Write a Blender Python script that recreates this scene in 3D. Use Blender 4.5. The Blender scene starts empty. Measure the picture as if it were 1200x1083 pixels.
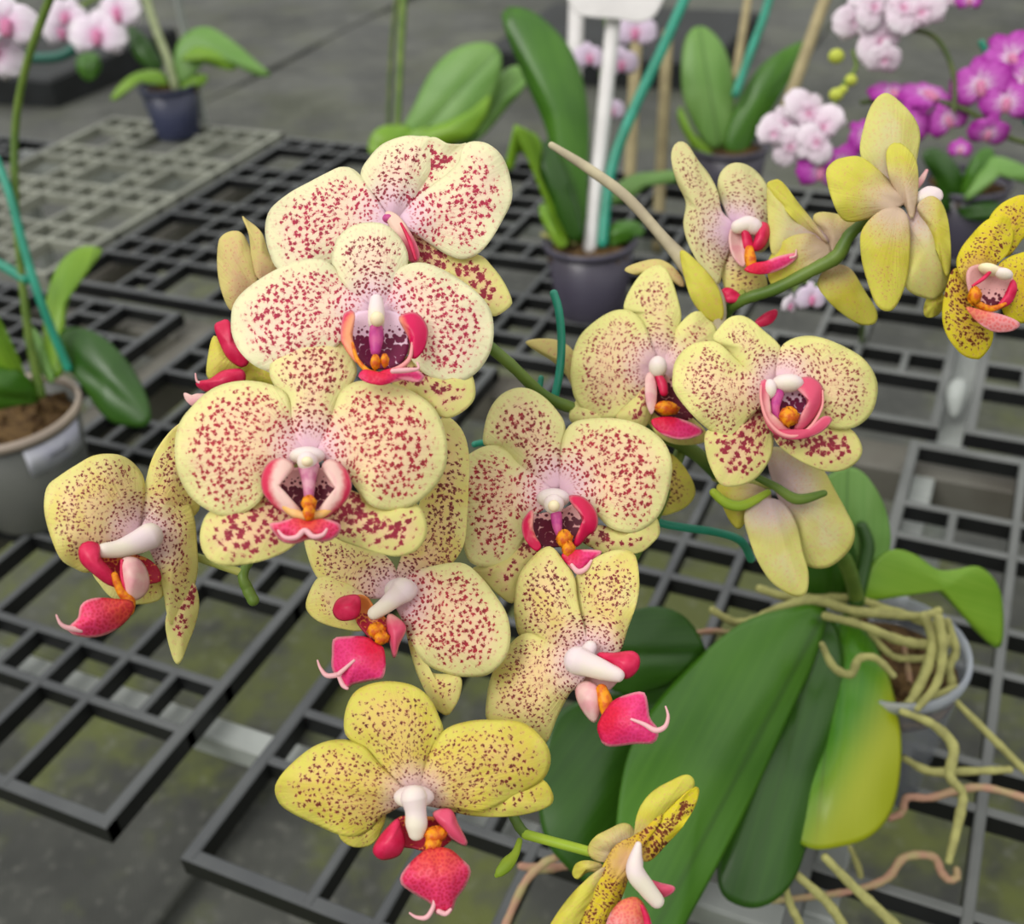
import bpy, math, random
import numpy as np
from mathutils import Matrix, Vector
random.seed(7); rng = np.random.default_rng(11)
SC = bpy.context.scene; COL = SC.collection

# ------------------------------------------------------------------ camera
F = 1309.6; CX, CY = 600.0, 541.5
R = np.array([[0.91281809, -0.18851077, 0.36225244],
              [0.40387698, 0.54791898, -0.7325764],
              [-0.06038645, 0.81501441, 0.57628551]])
CAM = np.array([0.0, 0.0, 0.6])
cd = bpy.data.cameras.new('camera'); cam = bpy.data.objects.new('camera', cd); COL.objects.link(cam)
cd.sensor_fit = 'HORIZONTAL'; cd.sensor_width = 36.0; cd.lens = F / 1200 * 36.0
cd.clip_start = .01; cd.clip_end = 60
m4 = Matrix([[*R[0], 0], [*R[1], 0], [*R[2], .6], [0, 0, 0, 1]]); cam.matrix_world = m4
cd.dof.use_dof = True; cd.dof.focus_distance = .385; cd.dof.aperture_fstop = 10.5
SC.camera = cam

# ------------------------------------------------------------------ world, light, exposure
w = bpy.data.worlds.new('world'); SC.world = w; w.use_nodes = True
nt = w.node_tree; bg = nt.nodes['Background']
tc = nt.nodes.new('ShaderNodeTexCoord'); sp = nt.nodes.new('ShaderNodeSeparateXYZ'); rp = nt.nodes.new('ShaderNodeValToRGB')
nt.links.new(tc.outputs['Generated'], sp.inputs[0]); nt.links.new(sp.outputs['Z'], rp.inputs[0]); nt.links.new(rp.outputs[0], bg.inputs['Color'])
rp.color_ramp.elements[0].position = .02; rp.color_ramp.elements[0].color = (.16, .18, .15, 1)
rp.color_ramp.elements[1].position = .55; rp.color_ramp.elements[1].color = (1, 1, .98, 1)
bg.inputs['Strength'].default_value = 1.15
sd = bpy.data.lights.new('diffused_daylight', 'SUN'); sd.energy = 1.5; sd.angle = math.radians(28); sd.color = (1, .98, .94)
so = bpy.data.objects.new('diffused_daylight', sd); COL.objects.link(so)
so.rotation_euler = Vector((-.30, -.80, 1.0)).to_track_quat('Z', 'Y').to_euler()
SC.view_settings.view_transform = 'Standard'; SC.view_settings.look = 'None'
SC.view_settings.gamma = 1.0; SC.view_settings.use_curve_mapping = False; SC.view_settings.exposure = 0.05

# ------------------------------------------------------------------ projection helpers
def W(px, py, d): return CAM + R @ np.array([(px - CX) / F * d, -(py - CY) / F * d, -d])
def G(px, py, z=0.0):
    v = R @ np.array([px - CX, -(py - CY), -F]); t = (z - .6) / v[2]; return CAM + v * t
def depth_of(p): return -float((R.T @ (np.asarray(p) - CAM))[2])
def srgb(h):
    h = h.lstrip('#'); c = [int(h[i:i + 2], 16) / 255 for i in (0, 2, 4)]
    return tuple([(x / 12.92 if x <= .04045 else ((x + .055) / 1.055) ** 2.4) for x in c] + [1.0])

# ------------------------------------------------------------------ object helpers
WO = {}
def reg(o, parent, origin):
    COL.objects.link(o)
    if parent is not None:
        o.parent = parent; o.location = Vector(origin) - Vector(WO[parent.name])
    else: o.location = Vector(origin)
    WO[o.name] = np.array(origin, float); return o
def thing(name, label, cat, base, group=None):
    o = bpy.data.objects.new(name, None); o.empty_display_size = .01
    reg(o, None, base); o['label'] = label; o['category'] = cat
    if group: o['group'] = group
    return o
def tag(o, label, cat, group=None):
    o['label'] = label; o['category'] = cat
    if group: o['group'] = group
    return o
def mesh(name, V, Fc, mat, parent=None, attrs=None, smooth=True, solid=0.0, sub=0, origin=None):
    V = np.asarray(V, float)
    og = V.mean(0) if origin is None else np.asarray(origin, float)
    me = bpy.data.meshes.new(name); me.from_pydata((V - og).tolist(), [], Fc)
    me.materials.append(mat)
    if attrs:
        for k, a in attrs.items():
            at = me.attributes.new(k, 'FLOAT_VECTOR', 'POINT'); at.data.foreach_set('vector', np.asarray(a, np.float32).ravel())
    if smooth: me.polygons.foreach_set('use_smooth', [True] * len(me.polygons))
    o = bpy.data.objects.new(name, me); reg(o, parent, og)
    if solid:
        s = o.modifiers.new('thickness', 'SOLIDIFY'); s.thickness = solid; s.offset = 0
    if sub:
        s = o.modifiers.new('smooth', 'SUBSURF'); s.levels = sub; s.render_levels = sub
    return o
def crom(P, n, closed=False):
    P = np.asarray(P, float); N = len(P); out = []
    segs = N if closed else N - 1
    for i in range(segs):
        if closed: a, b, c, d = P[(i - 1) % N], P[i], P[(i + 1) % N], P[(i + 2) % N]
        else: a, b, c, d = P[max(i - 1, 0)], P[i], P[i + 1], P[min(i + 2, N - 1)]
        for k in range(n):
            t = k / n
            out.append(.5 * (2 * b + (c - a) * t + (2 * a - 5 * b + 4 * c - d) * t * t + (3 * b - a - 3 * c + d) * t ** 3))
    if not closed: out.append(P[-1])
    return np.array(out)
def resample(P, n):
    Q = np.vstack([P, P[:1]]); L = np.r_[0, np.cumsum(np.linalg.norm(np.diff(Q, axis=0), axis=1))]
    s = np.linspace(0, L[-1], n, endpoint=False)
    return np.stack([np.interp(s, L, Q[:, i]) for i in range(Q.shape[1])], 1)
def tube_geo(P, rad, sides=10):
    P = np.asarray(P, float); rad = np.asarray(rad, float)
    a0 = (P[0] - P[1]) / (np.linalg.norm(P[0] - P[1]) + 1e-12); a1 = (P[-1] - P[-2]) / (np.linalg.norm(P[-1] - P[-2]) + 1e-12)
    q = [math.radians(k) for k in (30, 55, 75, 88)]          # rounded ends
    P = np.vstack([[P[0] + a0 * rad[0] * .9 * math.sin(k) for k in reversed(q)], P, [P[-1] + a1 * rad[-1] * .9 * math.sin(k) for k in q]])
    rad = np.r_[[rad[0] * math.cos(k) for k in reversed(q)], rad, [rad[-1] * math.cos(k) for k in q]]
    n = len(P); V = []; Fc = []
    T = np.gradient(P, axis=0); T /= np.linalg.norm(T, axis=1)[:, None] + 1e-12
    u = np.cross(T[0], [0.3, .2, 1]); u /= np.linalg.norm(u)
    for i in range(n):
        u = u - T[i] * (u @ T[i]); u /= np.linalg.norm(u) + 1e-12; v = np.cross(T[i], u)
        for k in range(sides):
            a = 2 * math.pi * k / sides; V.append(P[i] + rad[i] * (math.cos(a) * u + math.sin(a) * v))
    for i in range(n - 1):
        for k in range(sides):
            a = i * sides + k; b = i * sides + (k + 1) % sides; Fc.append((a, b, b + sides, a + sides))
    V.append(P[0]); V.append(P[-1])
    for k in range(sides):
        Fc.append(((k + 1) % sides, k, len(V) - 2)); b = (n - 1) * sides; Fc.append((b + k, b + (k + 1) % sides, len(V) - 1))
    return np.array(V), Fc
def tube(name, pts, mat, parent, d=None, seg=8, sides=10, wob=0.0):
    """pts: (px, py, radius px[, depth])"""
    A = np.array([[p[0], p[1], p[2], (p[3] if len(p) > 3 else d)] for p in pts], float)
    C = crom(A, seg)
    P = np.array([W(c[0], c[1], c[3]) for c in C]); r = np.maximum(C[:, 2], .3) * C[:, 3] / F
    if wob:
        k = np.arange(len(r)); r = r * (1 + wob * np.sin(k * 1.3) + wob * .7 * np.sin(k * 2.9 + 1))
    V, Fc = tube_geo(P, r, sides)
    return mesh(name, V, Fc, mat, parent)
def tube_w(name, P, rad, mat, parent=None, seg=6, sides=10):
    A = np.array([[*p, r] for p, r in zip(P, rad)], float); C = crom(A, seg)
    V, Fc = tube_geo(C[:, :3], C[:, 3], sides); return mesh(name, V, Fc, mat, parent)

def blob(name, px, py, rx, ry, d, mat, parent, rz=None, bump=0.0, ang=0.0):
    rz = rz or (rx + ry) / 2; V = []; Fc = []; nu, nv = 16, 10; s = d / F; c0 = W(px, py, d)
    ca, sa = math.cos(ang), math.sin(ang)
    for j in range(nv + 1):
        th = math.pi * j / nv
        for i in range(nu):
            ph = 2 * math.pi * i / nu; k = 1 + bump * math.sin(ph * 5 + j * 2.1) * math.sin(th * 6 + i)
            x, y, z = rx * k * math.sin(th) * math.cos(ph), ry * k * math.cos(th), rz * k * math.sin(th) * math.sin(ph)
            V.append(c0 + R @ (np.array([x * ca - y * sa, x * sa + y * ca, z]) * s))
    for j in range(nv):
        for i in range(nu):
            a = j * nu + i; b = j * nu + (i + 1) % nu; Fc.append((a, b, b + nu, a + nu))
    return mesh(name, V, Fc, mat, parent)

def blade(name, pts, base, mat, parent, dfun, dz=0.0, bulge=.003, curl=0.0, wave=.0006, groove=.0006, center=None,
          unit=1.0, dens=1.0, tint=.3, solid=.00045, N=72, K=12, und=.0008):
    """A petal, sepal, lip lobe or leaf: outline in picture units laid on the organ's own sloping surface
    (dfun gives its distance), domed, grooved along the midrib, waved at the margin, with thickness."""
    P = resample(crom(np.array(pts, float), 6, True), N)
    base = np.array(base, float); center = base if center is None else np.array(center, float)
    x, y = P[:, 0], P[:, 1]; cr = x * np.roll(y, -1) - np.roll(x, -1) * y; a = cr.sum()
    c = np.array([((x + np.roll(x, -1)) * cr).sum(), ((y + np.roll(y, -1)) * cr).sum()]) / (3 * a)
    dense = resample(P, N * 3)
    Lb = np.linalg.norm(P - base, axis=1).max(); tip = P[np.argmax(np.linalg.norm(P - base, axis=1))]
    ax = (tip - base) / (np.linalg.norm(tip - base) + 1e-9); nx = np.array([-ax[1], ax[0]])
    ph = rng.uniform(0, 6.28); sc = dfun(*c) / F / (.36 / F)
    V = []; A = []; B = []
    pts2 = [c]; ss = [0.0]; th = [0.0]
    for k in range(1, K + 1):
        s = (k / K) ** .85
        for i in range(N):
            pts2.append(c + (P[i] - c) * s); ss.append(s); th.append(2 * math.pi * i / N)
    Q = np.array(pts2); ss = np.array(ss); th = np.array(th)
    e = np.sqrt(((Q[:, None, :] - dense[None, :, :]) ** 2).sum(2)).min(1)
    db = np.linalg.norm(Q - base, axis=1); t = db / Lb
    wid = (Q - base) @ nx
    ee = e + np.maximum(0, .45 * Lb - db) * .8
    h = dz + bulge * (1 - ss ** 2) + curl * t ** 2 + wave * ss ** 3 * (np.sin(3 * th + ph) + .5 * np.sin(7 * th + 2 * ph)) \
        - groove * np.exp(-(wid / (.05 * Lb + 1)) ** 2) * (1 - .5 * t)
    aa = np.arctan2(wid, (Q - base) @ ax + .15 * Lb)
    h = h + und * t * (np.sin(7 * aa + ph) * .6 + .6 * np.sin(Q[:, 0] * .055 + ph) * np.sin(Q[:, 1] * .06 + 2 * ph))
    for q, hh in zip(Q, h): V.append(W(q[0], q[1], dfun(q[0], q[1]) - hh))
    A = np.stack([(Q[:, 0] - center[0]) * unit, (Q[:, 1] - center[1]) * unit, ee * unit], 1)
    B = np.stack([t, np.full(len(Q), dens), np.full(len(Q), tint)], 1)
    Fc = [(0, 1 + i, 1 + (i + 1) % N) for i in range(N)]
    for k in range(K - 1):
        o0 = 1 + k * N; o1 = o0 + N
        for i in range(N): j = (i + 1) % N; Fc.append((o0 + i, o1 + i, o1 + j, o0 + j))
    Cc = np.stack([wid / Lb, t, np.zeros(len(Q))], 1)
    return mesh(name, V, Fc, mat, parent, {'pa': A, 'pb': B, 'pc': Cc}, solid=solid)

# ------------------------------------------------------------------ materials
class NT:
    def __init__(s, name):
        s.m = bpy.data.materials.new(name); s.m.use_nodes = True; s.t = s.m.node_tree
        s.b = s.t.nodes['Principled BSDF']; s.out = s.t.nodes['Material Output']
    def n(s, ty, **k):
        o = s.t.nodes.new(ty)
        for a, v in k.items(): setattr(o, a, v)
        return o
    def put(s, sock, v):
        if hasattr(v, 'is_linked') or isinstance(v, bpy.types.NodeSocket): s.t.links.new(v, sock)
        else: sock.default_value = v
    def math(s, op, a, b=0.0, c=0.0, clamp=False):
        o = s.n('ShaderNodeMath', operation=op, use_clamp=clamp); s.put(o.inputs[0], a); s.put(o.inputs[1], b)
        if op in ('MULTIPLY_ADD',): s.put(o.inputs[2], c)
        return o.outputs[0]
    def smooth(s, x, lo, hi, o0=0.0, o1=1.0):
        o = s.n('ShaderNodeMapRange', interpolation_type='SMOOTHSTEP'); s.put(o.inputs[0], x)
        s.put(o.inputs[1], lo); s.put(o.inputs[2], hi); o.inputs[3].default_value = o0; o.inputs[4].default_value = o1; return o.outputs[0]
    def mix(s, f, a, b):
        o = s.n('ShaderNodeMix', data_type='RGBA'); s.put(o.inputs[0], f); s.put(o.inputs[6], a); s.put(o.inputs[7], b); return o.outputs[2]
    def attr(s, k):
        o = s.n('ShaderNodeAttribute', attribute_name=k); q = s.n('ShaderNodeSeparateXYZ'); s.t.links.new(o.outputs['Vector'], q.inputs[0]); return o.outputs['Vector'], q.outputs
    def comb(s, x, y, z=0.0):
        o = s.n('ShaderNodeCombineXYZ'); s.put(o.inputs[0], x); s.put(o.inputs[1], y); s.put(o.inputs[2], z); return o.outputs[0]
    def noise(s, vec, scale, detail=2.0, rough=.5):
        o = s.n('ShaderNodeTexNoise'); o.inputs['Scale'].default_value = scale; o.inputs['Detail'].default_value = detail; o.inputs['Roughness'].default_value = rough
        if vec is not None: s.t.links.new(vec, o.inputs['Vector'])
        return o.outputs[0]
    def vor(s, vec, scale=1.0, rnd=.95, mk=0):
        o = s.n('ShaderNodeTexVoronoi', voronoi_dimensions='2D')
        if mk: o.distance = 'MINKOWSKI'; o.inputs['Exponent'].default_value = mk
        o.inputs['Scale'].default_value = scale; o.inputs['Randomness'].default_value = rnd
        s.t.links.new(vec, o.inputs['Vector']); return o.outputs['Distance'], o.outputs['Color']
    def bump(s, h, st, dist=.001):
        o = s.n('ShaderNodeBump'); o.inputs['Strength'].default_value = st; o.inputs['Distance'].default_value = dist
        s.t.links.new(h, o.inputs['Height']); s.t.links.new(o.outputs[0], s.b.inputs['Normal'])
    def finish(s, col, rough=.5, spec=.3, trans=0.0):
        s.put(s.b.inputs['Base Color'], col); s.put(s.b.inputs['Roughness'], rough); s.b.inputs['Specular IOR Level'].default_value = spec
        if trans:
            tr = s.n('ShaderNodeBsdfTranslucent'); s.put(tr.inputs['Color'], col); mx = s.n('ShaderNodeMixShader'); mx.inputs[0].default_value = trans
            s.t.links.new(s.b.outputs[0], mx.inputs[1]); s.t.links.new(tr.outputs[0], mx.inputs[2]); s.t.links.new(mx.outputs[0], s.out.inputs['Surface'])
        return s.m

def petal_mat(name, edge, inner, centre, spA, spB, size=9.0, amount=1.0, margin=14.0, cr=70.0, yel=None, polar=(60, 96)):
    """Petal skin: colour runs from the margin to the throat; crimson or maroon flecks, in rows of
    short dashes near the throat and scattered ragged blots further out, none along the margin."""
    s = NT(name); va, a = s.attr('pa'); vb, b = s.attr('pb')
    x, y, e = a[0], a[1], a[2]
    nz = s.noise(va, .07, 2); nz2 = s.noise(va, .30, 3, .65); nz3 = s.noise(s.comb(s.math('ADD', y, 77.0), x), .30, 3, .65)
    r = s.math('SQRT', s.math('ADD', s.math('MULTIPLY', x, x), s.math('MULTIPLY', y, y)))
    th = s.math('ARCTAN2', y, x)
    wx = s.math('ADD', x, s.math('MULTIPLY', nz2, 9.0)); wy = s.math('ADD', y, s.math('MULTIPLY', nz3, 9.0))
    r0 = s.math('SQRT', s.math('ADD', s.math('MULTIPLY', wx, wx), s.math('MULTIPLY', wy, wy)))
    d1, c1 = s.vor(s.comb(s.math('MULTIPLY', s.math('ARCTAN2', wy, wx), 108.0 / size), s.math('DIVIDE', r0, size * .92)), mk=.95)
    rr = s.math('ADD', r, s.math('MULTIPLY', nz2, 6.0))
    d2, c2 = s.vor(s.comb(s.math('MULTIPLY', s.math('ADD', th, s.math('MULTIPLY', nz3, .12)), 6.2), s.math('DIVIDE', rr, size * .64)), mk=1.2)
    f = s.smooth(s.math('ADD', r, s.math('MULTIPLY', nz, 30)), polar[0], polar[1])
    dist = s.n('ShaderNodeMix', data_type='FLOAT'); s.put(dist.inputs[0], f); s.put(dist.inputs[2], s.math('MULTIPLY', d2, 1.05)); s.put(dist.inputs[3], s.math('MULTIPLY', d1, .82)); dist = dist.outputs[0]
    cs = s.n('ShaderNodeSeparateColor'); s.t.links.new(c1, cs.inputs[0]); rnd = cs.outputs[0]
    em = s.math('ADD', e, s.math('MULTIPLY', s.math('SUBTRACT', nz, .5), 26))
    mask = s.smooth(em, margin * .2, margin * 1.5)
    mask = s.math('MULTIPLY', mask, s.smooth(s.math('ADD', b[0], s.math('MULTIPLY', s.math('SUBTRACT', nz, .5), .35)), .78, .96, 1, .12))
    rad = s.math('MULTIPLY', s.math('ADD', .24, s.math('MULTIPLY', rnd, .24)), s.math('MULTIPLY', mask, s.math('MULTIPLY', b[1], amount)))
    rad = s.math('ADD', rad, s.math('MULTIPLY', s.math('SUBTRACT', nz2, .5), .10))
    rad = s.math('MULTIPLY', rad, s.smooth(mask, 0, .15))
    fade = s.smooth(r, 14, 30)
    sd_ = s.math('SUBTRACT', rad, dist)
    spot = s.math('MULTIPLY', s.smooth(sd_, -.06, .05), fade); core = s.smooth(sd_, 0, .2)
    ctr = s.smooth(s.math('ADD', r, s.math('MULTIPLY', nz, 16)), cr * .25, cr, 1, 0)
    base = s.mix(s.smooth(em, 2, 36), srgb(edge), srgb(inner))
    if yel:
        base = s.mix(s.math('MULTIPLY', s.smooth(s.noise(va, .022, 1), .45, .65), .55), base, srgb(yel))
    base = s.mix(ctr, base, srgb(centre))
    halo = s.math('MULTIPLY', s.smooth(sd_, -.32, -.02), .30); base = s.mix(s.math('MULTIPLY', halo, fade), base, srgb('#e8908c'))
    veins = s.noise(s.comb(s.math('MULTIPLY', th, 26.0), s.math('DIVIDE', r, 50.0)), 1.0, 3)
    base = s.mix(s.math('MULTIPLY', s.smooth(veins, .45, .7), .14), base, srgb(edge))
    sc = s.mix(s.math('ADD', b[2], s.math('MULTIPLY', s.math('SUBTRACT', cs.outputs[1], .5), .7), clamp=True), srgb(spA), srgb(spB))
    sc = s.mix(s.math('MULTIPLY', core, .25), sc, srgb('#5c0c28'))
    col = s.mix(s.math('MULTIPLY', spot, .95), base, sc)
    s.bump(s.math('ADD', s.math('MULTIPLY', veins, 1.0), s.math('MULTIPLY', nz2, .4)), .5, .0007)
    return s.finish(col, .58, .18, .22)

CREAM = petal_mat('petal_cream', '#efeabf', '#f6dfc4', '#f3cfe2', '#c8104c', '#80202f', 7.1, .93, 13)
CREAMY = petal_mat('petal_pale_yellow', '#ebe59f', '#f3d6ac', '#f4cbdc', '#be1038', '#781e26', 7.2, .93, 13)
CREAMF = petal_mat('petal_fine_spotted', '#ebe694', '#f1d7a6', '#f2cbd8', '#ac1c3e', '#7c242c', 5.9, .80, 10, cr=60)
YELLO = petal_mat('petal_yellow', '#e7de8c', '#f1d49a', '#f2cfdc', '#981c34', '#5c2026', 6.1, .84, 9, yel='#e2d066')
YELLO2 = petal_mat('petal_rich_yellow', '#dfd664', '#e6cb70', '#f0cfd8', '#8c202c', '#541c20', 7.0, .68, 10, cr=62, yel='#dcca48', polar=(40, 60))
GOLD = petal_mat('petal_golden', '#e0d030', '#dab72c', '#e6b888', '#7a2818', '#502014', 5.4, .9, 6, cr=40)
DULL = petal_mat('petal_dull_cream', '#dcd598', '#dccb9e', '#eac4de', '#8c4038', '#6a3a30', 5.0, .72, 6, cr=58)
SEPAL = petal_mat('sepal_pale_yellow', '#e4dc8a', '#edcb9c', '#e8b09c', '#a81440', '#74102a', 8.6, 1.2, 12, cr=60, polar=(20, 50))
BACK = petal_mat('petal_back_yellow', '#d9d258', '#d0c64c', '#dcc0a8', '#c8a048', '#b89040', 5.0, .5, 9, cr=70, yel='#d2c23e')
BACKP = petal_mat('petal_back_pale', '#dcd67c', '#dcd29a', '#dcc0c4', '#d8c880', '#cdbb78', 6.0, .4, 12, cr=80, yel='#d2c866')
SALM = petal_mat('petal_back_salmon', '#dccb80', '#d8b28a', '#d4a890', '#d0a070', '#c89870', 6.0, .4, 6, cr=20)

def lobe_mat(name, rim, inn, r0, r1):
    s = NT(name); va, a = s.attr('pa'); r = s.math('SQRT', s.math('ADD', s.math('MULTIPLY', a[0], a[0]), s.math('MULTIPLY', a[1], a[1])))
    n = s.noise(va, .15, 2); c = s.mix(s.smooth(s.math('ADD', r, s.math('MULTIPLY', n, 6)), r0, r1), srgb(inn), srgb(rim))
    c = s.mix(s.smooth(a[2], 0, 3.0, .45, 0), c, srgb('#e8a0a8'))
    s.bump(n, .2, .0005); return s.finish(c, .4, .35, .15)
def plain(name, col, rough=.5, spec=.3, trans=0.0, col2=None, scale=60, bump=.2, metal=0):
    s = NT(name); tc = s.n('ShaderNodeTexCoord').outputs['Object']; n = s.noise(tc, scale, 3)
    c = s.mix(s.smooth(n, .35, .65), srgb(col), srgb(col2 or col)); s.bump(n, bump, .0008); s.b.inputs['Metallic'].default_value = metal
    return s.finish(c, rough, spec, trans)
LOBE = lobe_mat('lip_side_lobe', '#d4104c', '#f2b894', 29, 37); LOBE3 = lobe_mat('lip_side_lobe_wide', '#d42850', '#ecc4b8', 40, 50); LOBE2 = lobe_mat('lip_side_lobe_big', '#d60c54', '#f0a070', 36, 46)
LOBE_P = lobe_mat('lip_side_lobe_pink', '#dc5070', '#f0ccb8', 14, 40)
PALE = plain('lip_pale_pink', '#eec4bc', .45, .3, .15, '#e8a8ac', 200)
CRIM = plain('lip_crimson', '#d01448', .4, .35, .12, '#e0305c', 200)
WHITE = plain('column_white', '#f6e4e8', .5, .25, .25, '#f4ecd8', 60)
CAP = plain('anther_cap', '#f2e6bc', .45, .3, .1, '#f0dcb8', 250)
RIMY = plain('lip_rim_yellow', '#ecb050', .45, .3, .1, '#f0c080', 120)
SEPT = plain('lip_septum', '#c46a90', .45, .3, .1, '#dca0b0', 250)
PURP = plain('column_purple', '#b83a88', .45, .3, .1, '#cc5890', 250)
ORAN = plain('callus_orange', '#f09a10', .45, .3, .1, '#d05818', 420, .4)
TEND = plain('tendril_pink', '#f0b8bc', .4, .3, .2)
def mid_mat(name, c1, c2, sp, amt=.6):
    s = NT(name); va, a = s.attr('pa'); vb, b = s.attr('pb')
    d, c = s.vor(s.comb(s.math('DIVIDE', a[0], 4.2), s.math('DIVIDE', a[1], 4.2))); n = s.noise(va, .09, 2)
    spot = s.smooth(d, .3, .42, 1, 0)
    col = s.mix(s.smooth(s.math('ADD', b[0], s.math('MULTIPLY', n, .3)), .3, .8), srgb(c1), srgb(c2))
    col = s.mix(s.math('MULTIPLY', spot, amt), col, srgb(sp)); col = s.mix(s.smooth(a[2], .5, 4, .7, 0), col, srgb('#f2a8b0'))
    s.bump(d, .25, .0006); return s.finish(col, .42, .35, .15)
MID = mid_mat('lip_mid_lobe', '#e04a3c', '#e63a6c', '#c81434')
MIDP = mid_mat('lip_mid_lobe_magenta', '#e01840', '#e8387c', '#c60c3c', .3)
MIDS = mid_mat('lip_mid_lobe_salmon', '#ec8058', '#e89090', '#e05a58')
def throat_mat(name, pale, dark, size=6.0):
    s = NT(name); va, a = s.attr('pa'); d, c = s.vor(s.comb(s.math('DIVIDE', a[0], size), s.math('DIVIDE', a[1], size)))
    n = s.noise(va, .12, 2); k = s.smooth(s.math('ADD', a[1], s.math('MULTIPLY', n, 16)), 16, 46)
    sp = s.smooth(s.math('SUBTRACT', s.math('MULTIPLY', k, .75), d), -.1, .1)
    return s.finish(s.mix(sp, srgb(pale), srgb(dark)), .5, .3, .1)
THROAT = throat_mat('lip_throat', '#e0a8a4', '#5c1028'); THROAT_W = throat_mat('lip_throat_white', '#f0d0e2', '#701440')
STRIPE = throat_mat('lip_throat_striped', '#e89048', '#b02038', 4.0)

def leaf_mat(name, c1, c2, rib, rough=.32, rim=None):
    s = NT(name); vc, c = s.attr('pc'); tc = s.n('ShaderNodeTexCoord').outputs['Object']
    n = s.noise(tc, 14, 3); f = s.noise(s.comb(s.math('MULTIPLY', c[0], 60), s.math('MULTIPLY', c[1], 2)), 1.0, 2)
    col = s.mix(s.smooth(n, .3, .7), srgb(c1), srgb(c2)); col = s.mix(s.math('MULTIPLY', s.smooth(f, .4, .7), .18), col, srgb(rib))
    col = s.mix(s.smooth(s.math('ABSOLUTE', c[0]), 0, .014, .5, 0), col, srgb('#2c4a18'))
    if rim: col = s.mix(s.smooth(s.math('SUBTRACT', c[1], s.math('MULTIPLY', c[0], 2.2)), .55, 1.15), col, srgb(rim))
    s.bump(f, .15, .0008); return s.finish(col, rough, .45, .08)
LEAF = leaf_mat('orchid_leaf', '#366412', '#447416', '#588a26', .36); LEAFD = leaf_mat('orchid_leaf_dark', '#24480e', '#2e5610', '#406c1a', .33)
LEAFY = leaf_mat('orchid_leaf_yellowing', '#3c7812', '#4a8414', '#74a024', rim='#98a018')
LEAFB = leaf_mat('orchid_leaf_bright', '#6a961c', '#789f24', '#94ae40', .42); LEAFP = leaf_mat('orchid_leaf_soft', '#628f3c', '#70994a', '#90ac68', .45)
STEM = plain('spike_green', '#4f6a24', .45, .35, 0, '#6a8034', 40); STEMD = plain('spike_dark', '#3c4e20', .45, .35, 0, '#54602c', 40)
STEML = plain('pedicel_lime', '#a8bf38', .45, .3, .05, '#94b034', 60); PEDI = plain('pedicel_yellow_green', '#8f9a48', .45, .3, .05, '#a8a458', 60)
ROOT = plain('root_green_grey', '#a9a668', .7, .2, 0, '#8f8c58', 90, .5); ROOTP = plain('root_pinkish', '#a8806c', .7, .2, 0, '#a09468', 70, .5)
DRY = plain('dried_stalk', '#a89c84', .75, .15, 0, '#bdb294', 70, .4); WIRE = plain('green_plastic_wire', '#1c8066', .35, .5, 0, '#24937a', 30)
BAMB = plain('bamboo', '#a89a74', .6, .25, 0, '#978a68', 40); STAKEW = plain('white_plastic', '#dcd8d6', .4, .4, 0, '#d0ccca', 20)
BARK = plain('bark_mix', '#4a3826', .9, .1, 0, '#6a5436', 160, .8)
def bar_mat(name, c1, c2, rough=.45):
    s = NT(name); g = s.n('ShaderNodeNewGeometry').outputs['Position']; n = s.noise(g, 9, 4, .6); n2 = s.noise(g, 120, 2)
    c = s.mix(s.smooth(n, .35, .7), srgb(c1), srgb(c2)); s.bump(n2, .15, .0006); return s.finish(c, rough, .3)
BLACKP = bar_mat('black_plastic_lit_top', '#46484a', '#565858'); GREYP = bar_mat('weathered_grey_plastic', '#8c8e82', '#74766c', .55); MIDP_ = bar_mat('grey_plastic_lit_top', '#5c5e5c', '#6c6e6c')  # black and mid-grey tones carry the light painted on bar tops
SHADEP = bar_mat('black_plastic_shaded_side', '#141516', '#1c1d1e', .5)  # near-black that paints shade on the bar sides
GALV = bar_mat('galvanised_steel', '#a4a8a4', '#8c908c', .4); BEAM = bar_mat('rusty_beam', '#6c6a62', '#5c5850', .6)
def ground_mat():
    s = NT('weed_mat'); g = s.n('ShaderNodeNewGeometry').outputs['Position']; q = s.n('ShaderNodeSeparateXYZ'); s.t.links.new(g, q.inputs[0])
    n = s.noise(g, 1.3, 5, .6); n2 = s.noise(g, 5, 4, .65); fine = s.noise(g, 60, 3)
    c = s.mix(s.smooth(n2, .3, .75), srgb('#3a3b38'), srgb('#54554f'))
    alg = s.math('MULTIPLY', s.smooth(s.noise(g, 3.1, 5, .65), .46, .62), .85)
    alg = s.math('MULTIPLY', alg, s.smooth(q.outputs[1], 1.2, 2.4, 1, .15))      # algae grows where the bench drips
    c = s.mix(alg, c, srgb('#636a34'))
    c = s.mix(s.smooth(fine, .55, .75, 0, .3), c, srgb('#85857c'))
    wv = s.math('MULTIPLY', s.math('SINE', s.math('MULTIPLY', q.outputs[0], 900)), s.math('SINE', s.math('MULTIPLY', q.outputs[1], 900)))
    s.bump(s.math('ADD', fine, s.math('MULTIPLY', wv, .3)), .4, .002)
    return s.finish(c, s.smooth(n, .4, .6, .75, .5), .3)
GROUND = ground_mat()
def pot_mat(name, c1, c2, trans=0.0, rough=.3):
    s = NT(name); tc = s.n('ShaderNodeTexCoord').outputs['Object']; n = s.noise(tc, 12, 3)
    c = s.mix(s.smooth(n, .35, .65), srgb(c1), srgb(c2)); m = s.finish(c, rough, .45)
    if trans: s.b.inputs['Alpha'].default_value = 1 - trans
    return m
POTD = pot_mat('pot_dark_plum', '#38323f', '#4a4654'); POTG = pot_mat('pot_grey', '#4a4c48', '#5a5b56', 0, .4); POTN = pot_mat('pot_navy', '#22263c', '#3a3e58')
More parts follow.
